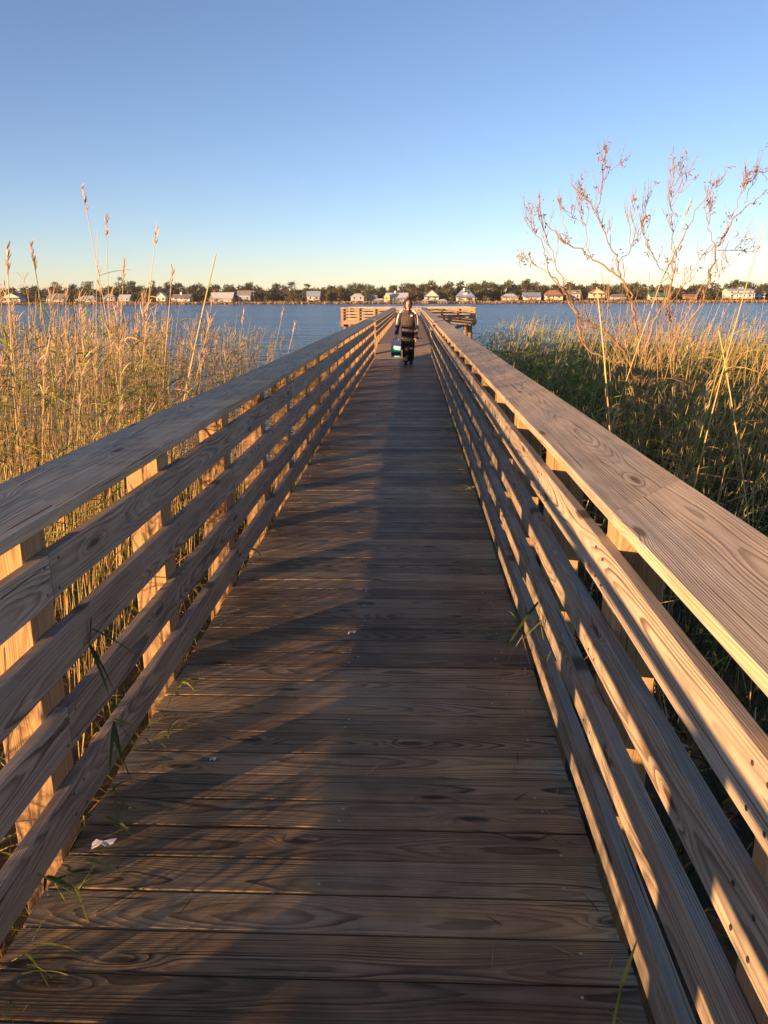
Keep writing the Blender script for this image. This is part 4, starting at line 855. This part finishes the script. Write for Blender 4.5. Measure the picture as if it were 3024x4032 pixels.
# ------------------------------------------------------------------ the person
PY = 20.2
def PP(zx, zy, dy=0.0):      # coordinates measured on a 6.705x enlargement of the figure
    return atY(1500+zx/6.705, 1150+zy/6.705, PY+dy)
person = empty('person', (PP(715, 1940).x, PY, 0)); tag(person, 'person in dark hooded jacket with white sleeve stripes, walking with a cooler and a rod', 'person')
def vox(mb, name, mat, size=.011, parent=person, sm=4):
    o = mb.build(name, mat, parent, True); r = o.modifiers.new('r', 'REMESH'); r.mode = 'VOXEL'; r.voxel_size = size; r.use_smooth_shade = True
    if sm: s = o.modifiers.new('s', 'SMOOTH'); s.factor = .5; s.iterations = sm
    return o
SKIN = simple('skin', (0.50, 0.27, 0.18), .6); HAIR = simple('hair', (0.03, 0.02, 0.015), .8); SHOE = simple('black_shoe', (0.02, 0.02, 0.022), .6); SOLE = simple('grey_sole', (.25, .25, .26), .7)
# jacket: mauve brown with a black chest band and hem
N = NT('jacket_cloth'); g = N.n('ShaderNodeNewGeometry'); sp = N.n('ShaderNodeSeparateXYZ'); N.l(g.outputs['Position'], sp.inputs[0]); b = N.n('ShaderNodeBsdfPrincipled'); b.inputs['Roughness'].default_value = .85
zb0, zb1, zh, zc0 = PP(700, 955).z, PP(700, 868).z, PP(700, 1068).z, PP(400, 1030).z
band = N.math('MULTIPLY', N.math('GREATER_THAN', sp.outputs[2], zb0), N.math('LESS_THAN', sp.outputs[2], zb1)); hem = N.math('LESS_THAN', sp.outputs[2], zh)
f = N.math('MAXIMUM', band, hem); fold = N.noise(N.vmul(g.outputs['Position'], (1, 1, .35)), 16, 3)
N.l(N.mix(f, N.mix(N.ramp(fold, 0, 1, .35, .65), (0.036, 0.026, 0.030, 1), (0.062, 0.044, 0.047, 1)), (0.010, 0.010, 0.014, 1)), b.inputs['Base Color'])
bp = N.n('ShaderNodeBump'); bp.inputs['Distance'].default_value = .03; bp.inputs['Strength'].default_value = .8; N.l(fold, bp.inputs['Height']); N.l(bp.outputs[0], b.inputs['Normal']); N.l(b.outputs[0], N.out.inputs[0]); JK = N.m
N = NT('camo_trousers'); g = N.n('ShaderNodeNewGeometry'); b = N.n('ShaderNodeBsdfPrincipled'); b.inputs['Roughness'].default_value = .85
f = N.noise(N.vmul(g.outputs['Position'], (1, 1, .8)), 8.5, 1.0); fold = N.noise(g.outputs['Position'], 20, 3)
N.l(N.mix(N.ramp(f, 0, 1, .64, .66), N.mix(N.ramp(f, 0, 1, .40, .43), (0.02, 0.022, 0.024, 1), (0.010, 0.010, 0.012, 1)), (0.16, 0.15, 0.10, 1)), b.inputs['Base Color']); bp = N.n('ShaderNodeBump'); bp.inputs['Distance'].default_value = .02; N.l(fold, bp.inputs['Height']); N.l(bp.outputs[0], b.inputs['Normal']); N.l(b.outputs[0], N.out.inputs[0]); TRO = N.m
HOOD = simple('black_cap_cloth', (0.018, 0.016, 0.024), .85)
hd = PP(712, 345); hz = hd.z; hx = hd.x
# body (one continuous surface: head, neck, torso, arms, hands with fingers, legs)
bd = MB()
bd.loft([(hx, PY+.02, hz-.125), (hx, PY-.015, hz-.10), (hx, PY-.012, hz-.05), (hx, PY, hz), (hx, PY+.01, hz+.06), (hx, PY+.015, hz+.105), (hx, PY+.02, hz+.12)], [(.03, .04), (.05, .075), (.065, .09), (.075, .098), (.074, .098), (.055, .075), (.02, .03)], 16)
bd.loft([(hx, PY-.095, hz+.012), (hx, PY-.118, hz-.018), (hx, PY-.100, hz-.032)], [.008, .014, .010], 8)
for s in (-1, 1): bd.loft([(hx+s*.074, PY+.01, hz-.03), (hx+s*.082, PY+.015, hz), (hx+s*.078, PY+.02, hz+.03)], [.01, .016, .01], 8)
sl = PP(525, 560); sr = PP(905, 575); zs = (sl.z+sr.z)/2; cx = (sl.x+sr.x)/2; zhip = PP(700, 1240).z
bd.loft([(hx, PY+.03, hz-.10), (hx, PY+.04, zs+.02), (cx, PY+.03, zs-.05)], [.055, .06, .07], 12)
bd.loft([(cx, PY+.03, zs-.0), (cx, PY+.03, zs-.12), (cx, PY+.03, zs-.3), (cx, PY+.03, zhip+.1), (cx, PY+.03, zhip-.05)], [(.15, .08), (.16, .10), (.135, .09), (.145, .10), (.14, .10)], 16)
aL = [PP(520, 575, .02), PP(478, 700, .03), PP(452, 850, .03), PP(428, 980, -.01), PP(408, 1120, -.05)]
aR = [PP(905, 590, .02), PP(930, 720, .03), PP(945, 870, .04), PP(935, 1000, .0), PP(918, 1120, -.05)]
for a in (aL, aR): bd.loft(a, [.048, .044, .038, .035, .026], 12)
def hand(mb, wrist, pal, s, curl):
    w_ = Vector(wrist); p = Vector(pal); d = (p-w_).normalized(); mb.loft([w_, w_+d*.03, w_+d*.085], [(.022, .026), (.020, .036), (.016, .040)], 10, xdir=(1, 0, 0))
    k = w_+d*.08
    for i, (L, oy) in enumerate(((.070, -.030), (.078, -.010), (.073, .010), (.058, .028))):
        a = k+Vector((0, oy, 0)); b1 = a+d*L*.4+Vector((s*.006, 0, 0)); c1 = b1+(d*.5+Vector((-s*curl, 0, -.1))).normalized()*L*.35; e1 = c1+(Vector((-s*curl*1.2, 0, .35))).normalized()*L*.28
        mb.loft([a, b1, c1, e1], [.0095, .009, .0085, .007], 8)
    t = w_+d*.03+Vector((0, -.03, 0)); mb.loft([t, t+d*.03+Vector((-s*.012, -.022, 0)), t+d*.055+Vector((-s*.028, -.014, 0))], [.012, .011, .009], 8)
hL = PP(402, 1195, -.07); hR = PP(905, 1195, -.07)
hand(bd, aL[-1], hL, -1, .9); hand(bd, aR[-1], hR, 1, .9)
fl_ = PP(655, 1930); fr_ = PP(792, 1890, .25)
LG1 = [Vector((cx-.075, PY+.03, zhip)), Vector((cx-.085, PY-.02, zhip-.25)), Vector((fl_.x+.01, PY-.04, .46)), Vector((fl_.x, PY-.02, .25)), Vector((fl_.x, PY, .07))]
LG2 = [Vector((cx+.075, PY+.03, zhip)), Vector((cx+.085, PY+.02, zhip-.25)), Vector((fr_.x, PY+.06, .48)), Vector((fr_.x, PY+.19, .27)), Vector((fr_.x, PY+.27, .08))]
for l_ in (LG1, LG2): bd.loft(l_, [.085, .075, .055, .048, .038], 12)
vox(bd, 'body', SKIN, .006, sm=2)
# jacket
jk = MB()
jk.loft([(cx, PY+.03, zs+.055), (cx, PY+.03, zs+.02), (cx, PY+.02, zs-.08), (cx, PY+.02, zs-.22), (cx, PY+.02, zs-.4), (cx, PY+.02, PP(700, 1150).z), (cx, PY+.02, PP(700, 1215).z)], [(.075, .07), (.155, .09), (.18, .115), (.172, .12), (.165, .12), (.168, .125), (.158, .118)], 20)
for a in (aL, aR): jk.loft([a[0]+Vector((0, 0, .02))]+a[1:-1]+[a[-1]+(a[-2]-a[-1])*.12], [.072, .066, .058, .054, .044], 14)
vox(jk, 'jacket', JK, .010, sm=5)
for a in (aL, aR):
    m = MB(); m.loft([a[3]*.25+a[4]*.75, a[4]+(a[3]-a[4])*.05], [.053, .050], 12); m.build('cuff', HOOD, person, True)
# hood
ho = MB(); n0 = 18; ring = []
for (dy, sx, sz, oz) in ((-.085, .060, .098, .008), (-.095, .075, .118, .012), (-.06, .098, .142, .018), (0, .112, .155, .02), (.06, .108, .148, .015), (.11, .08, .11, 0), (.135, .03, .05, -.01)):
    ring.append([(hx+sx*cos(2*pi*k/n0), PY+.01+dy, hz+oz+sz*sin(2*pi*k/n0)+(0.02 if sin(2*pi*k/n0) > .9 else 0)) for k in range(n0)])
pts = [p for r in ring for p in r]; fs = [(i*n0+k, i*n0+(k+1) % n0, (i+1)*n0+(k+1) % n0, (i+1)*n0+k) for i in range(6) for k in range(n0)]; ho.poly(pts, fs+[tuple(6*n0+k for k in range(n0))])
ho.build('hood', simple('hood_cloth', (0.030, 0.022, 0.028), .85, nz=.2, nscale=14), person, True)
co = MB(); co.loft([(hx, PY+.02, zs+.0), (hx, PY+.005, zs+.05), (hx, PY, hz-.115)], [(.11, .09), (.095, .095), (.072, .085)], 16); co.build('collar', JK, person, True)
m = MB()
for s in (-1, 1): m.loft([(hx+s*.028-.011, PY-.091, hz+.022), (hx+s*.028, PY-.095, hz+.022), (hx+s*.028+.011, PY-.091, hz+.022)], [.004, .0065, .004], 8)
m.build('eyes', simple('eye_dark', (.03, .02, .02), .4), person, True)
m = MB(); m.loft([(hx-.024, PY-.088, hz-.055), (hx, PY-.094, hz-.052), (hx+.024, PY-.088, hz-.055)], [.004, .006, .004], 8); m.build('mouth', simple('lips', (.34, .13, .10), .6), person, True)
# sleeve stripes
WS = simple('white_sleeve', (0.52, 0.50, 0.52), .8)
for s, a, z_ in ((-1, aL, ((600, 440), (545, 500))), (1, aR, ((830, 470), (880, 505)))):
    m = MB(); sh_ = [PP(*z_[0], .0)+Vector((0, 0, -.01)), PP(*z_[1], .0)] + [q+Vector((s*.034, -.028, 0)) for q in a[:3]]
    m.loft(sh_, [(.016, .012), (.024, .018), (.027, .034), (.025, .032), (.022, .030)], 12); m.build('sleeve_stripe', WS, person, True)
    m = MB(); m.loft([a[3]+Vector((s*.026, -.018, .03)), a[3]*.5+a[4]*.5+Vector((s*.024, -.016, .03))], [(.026, .034), (.022, .030)], 12); m.build('sleeve_patch', WS, person, True)
m = MB(); q = PP(805, 622, -.13); m.box((q.x-.024, q.y, q.z-.018), (q.x+.024, q.y+.03, q.z+.018)); m.build('chest_patch', TRIM, person)
# trousers
tr = MB(); tr.loft([(cx, PY+.02, PP(700, 1180).z), (cx, PY+.02, zhip), (cx, PY+.02, zhip-.1)], [(.155, .115), (.165, .12), (.15, .115)], 18)
for l_ in (LG1, LG2): tr.loft([l_[0], l_[1], l_[2], l_[3], l_[4]+Vector((0, 0, .03))], [.098, .095, .088, .086, .072], 14)
vox(tr, 'trousers', TRO, .010, sm=4)
for q, yy_ in ((fl_, PY-.0), (fr_, PY+.27)):
    m = MB(); m.loft([(q.x, yy_+.07, .05), (q.x, yy_+.02, .055), (q.x, yy_-.06, .05), (q.x, yy_-.13, .04), (q.x, yy_-.18, .032)], [(.036, .04), (.042, .05), (.044, .045), (.048, .034), (.034, .022)], 12); so_ = m.build('shoe', SHOE, person, True)
    m = MB(); m.loft([(q.x, yy_+.08, .011), (q.x, yy_-.05, .011), (q.x, yy_-.13, .011), (q.x, yy_-.19, .011)], [(.034, .011), (.042, .011), (.05, .011), (.03, .011)], 10); m.build('sole', SOLE, so_, True)

# cooler
cl = PP(400, 1560, -.10); cw = (PP(545, 1500).x-PP(265, 1500).x)/2; cb = PP(400, 1700).z; ct = PP(400, 1440).z
ck = empty('picnic_cooler', (cl.x, PY-.1, cb)); tag(ck, 'small teal and navy cooler with a pale lid carried by the person', 'cooler')
def tray(name, z0, z1, w0, w1, d0, d1, mat, ch=.02):
    m = MB(); pts = []
    for z, w_, d_ in ((z0, w0, d0), (z1, w1, d1)):
        for sx, sy in ((-1, -1), (1, -1), (1, 1), (-1, 1)):
            for k in ((0, 1) if sx*sy > 0 else (1, 0)):
                pts.append((cl.x+sx*(w_-(ch if k == 0 else 0)), PY-.10+sy*(d_-(ch if k == 1 else 0)), z))
    m.poly(pts, [tuple(range(8))[::-1], tuple(range(8, 16))]+[(i, (i+1) % 8, (i+1) % 8+8, i+8) for i in range(8)]); return m.build(name, mat, ck)
TEAL = simple('teal_plastic', (0.20, 0.62, 0.64), .4); NAVY = simple('navy_plastic', (0.015, 0.07, 0.16), .4); LID = simple('pale_lid_plastic', (0.58, 0.62, 0.80), .45)
tray('base_trim', cb-.0, cb+.03, cw*.86, cw*.88, .115, .12, TEAL); tray('body', cb+.031, ct-.125, cw*.88, cw*.94, .12, .125, NAVY); tray('upper_body', ct-.124, ct-.012, cw*.95, cw*.98, .127, .13, TEAL); tray('rim', ct-.011, ct+.004, cw*1.03, cw*1.03, .14, .14, WS)
tray('lid', ct+.005, PP(400, 1290).z, cw*.99, cw*.72, .135, .09, LID)
m = MB(); hz_ = hL.z-.035
m.loft([(cl.x-.07, PY-.1, PP(400, 1300).z), (cl.x-.06, PY-.1, hz_-.0), (cl.x, PY-.1, hz_+.012), (cl.x+.06, PY-.1, hz_), (cl.x+.07, PY-.1, PP(400, 1300).z)], [.011, .011, .013, .011, .011], 8); m.build('handle', WS, ck, True)
# fishing rod
r0 = PP(915, 1350, -.10); r1 = PP(950, 1130, -.10); r2 = PP(1005, 830, -.10); r3 = PP(1110, 300, -.05)
rod = empty('fishing_rod', tuple(r0)); tag(rod, 'thin dark fishing rod with a black reel held upright by the person', 'fishing rod')
m = MB(); m.loft([r1, r2, (r2+r3)/2+Vector((.012, 0, 0)), r3], [.007, .006, .004, .002], 8); m.build('blank', simple('rod_black', (.02, .02, .025), .3), rod, True)
m = MB(); m.loft([r0, r0.lerp(r1, .25), r0.lerp(r1, .7), r1], [.013, .014, .012, .009], 8); m.build('grip', simple('cork_grip', (.42, .26, .15), .8), rod, True)
rl = PP(960, 1215, -.15); m = MB(); m.loft([rl+Vector((-.03, 0, 0)), rl+Vector((-.01, 0, 0)), rl+Vector((.035, 0, 0))], [.032, .036, .028], 12); m.loft([rl+Vector((.03, -.01, .0)), rl+Vector((.10, -.01, -.0))], [.006, .005], 6); m.loft([rl+Vector((.10, -.01, -.016)), rl+Vector((.10, -.01, .016))], [.012, .012], 8); m.build('reel', SHOE, rod, True)

# ------------------------------------------------------------------ thin air over the lake
hz_m = NT('thin_haze'); pv = hz_m.n('ShaderNodeVolumePrincipled'); pv.inputs['Color'].default_value = (0.86, 0.90, 0.95, 1); pv.inputs['Density'].default_value = 0.00012; pv.inputs['Anisotropy'].default_value = 0.2
hz_m.l(pv.outputs[0], hz_m.out.inputs['Volume'])
m = MB(); m.box((-700, -60, -3.0), (700, 640, 24.0)); tag(m.build('haze', hz_m.m), kind='stuff', label='thin pale haze over the lake and shore', cat='haze')
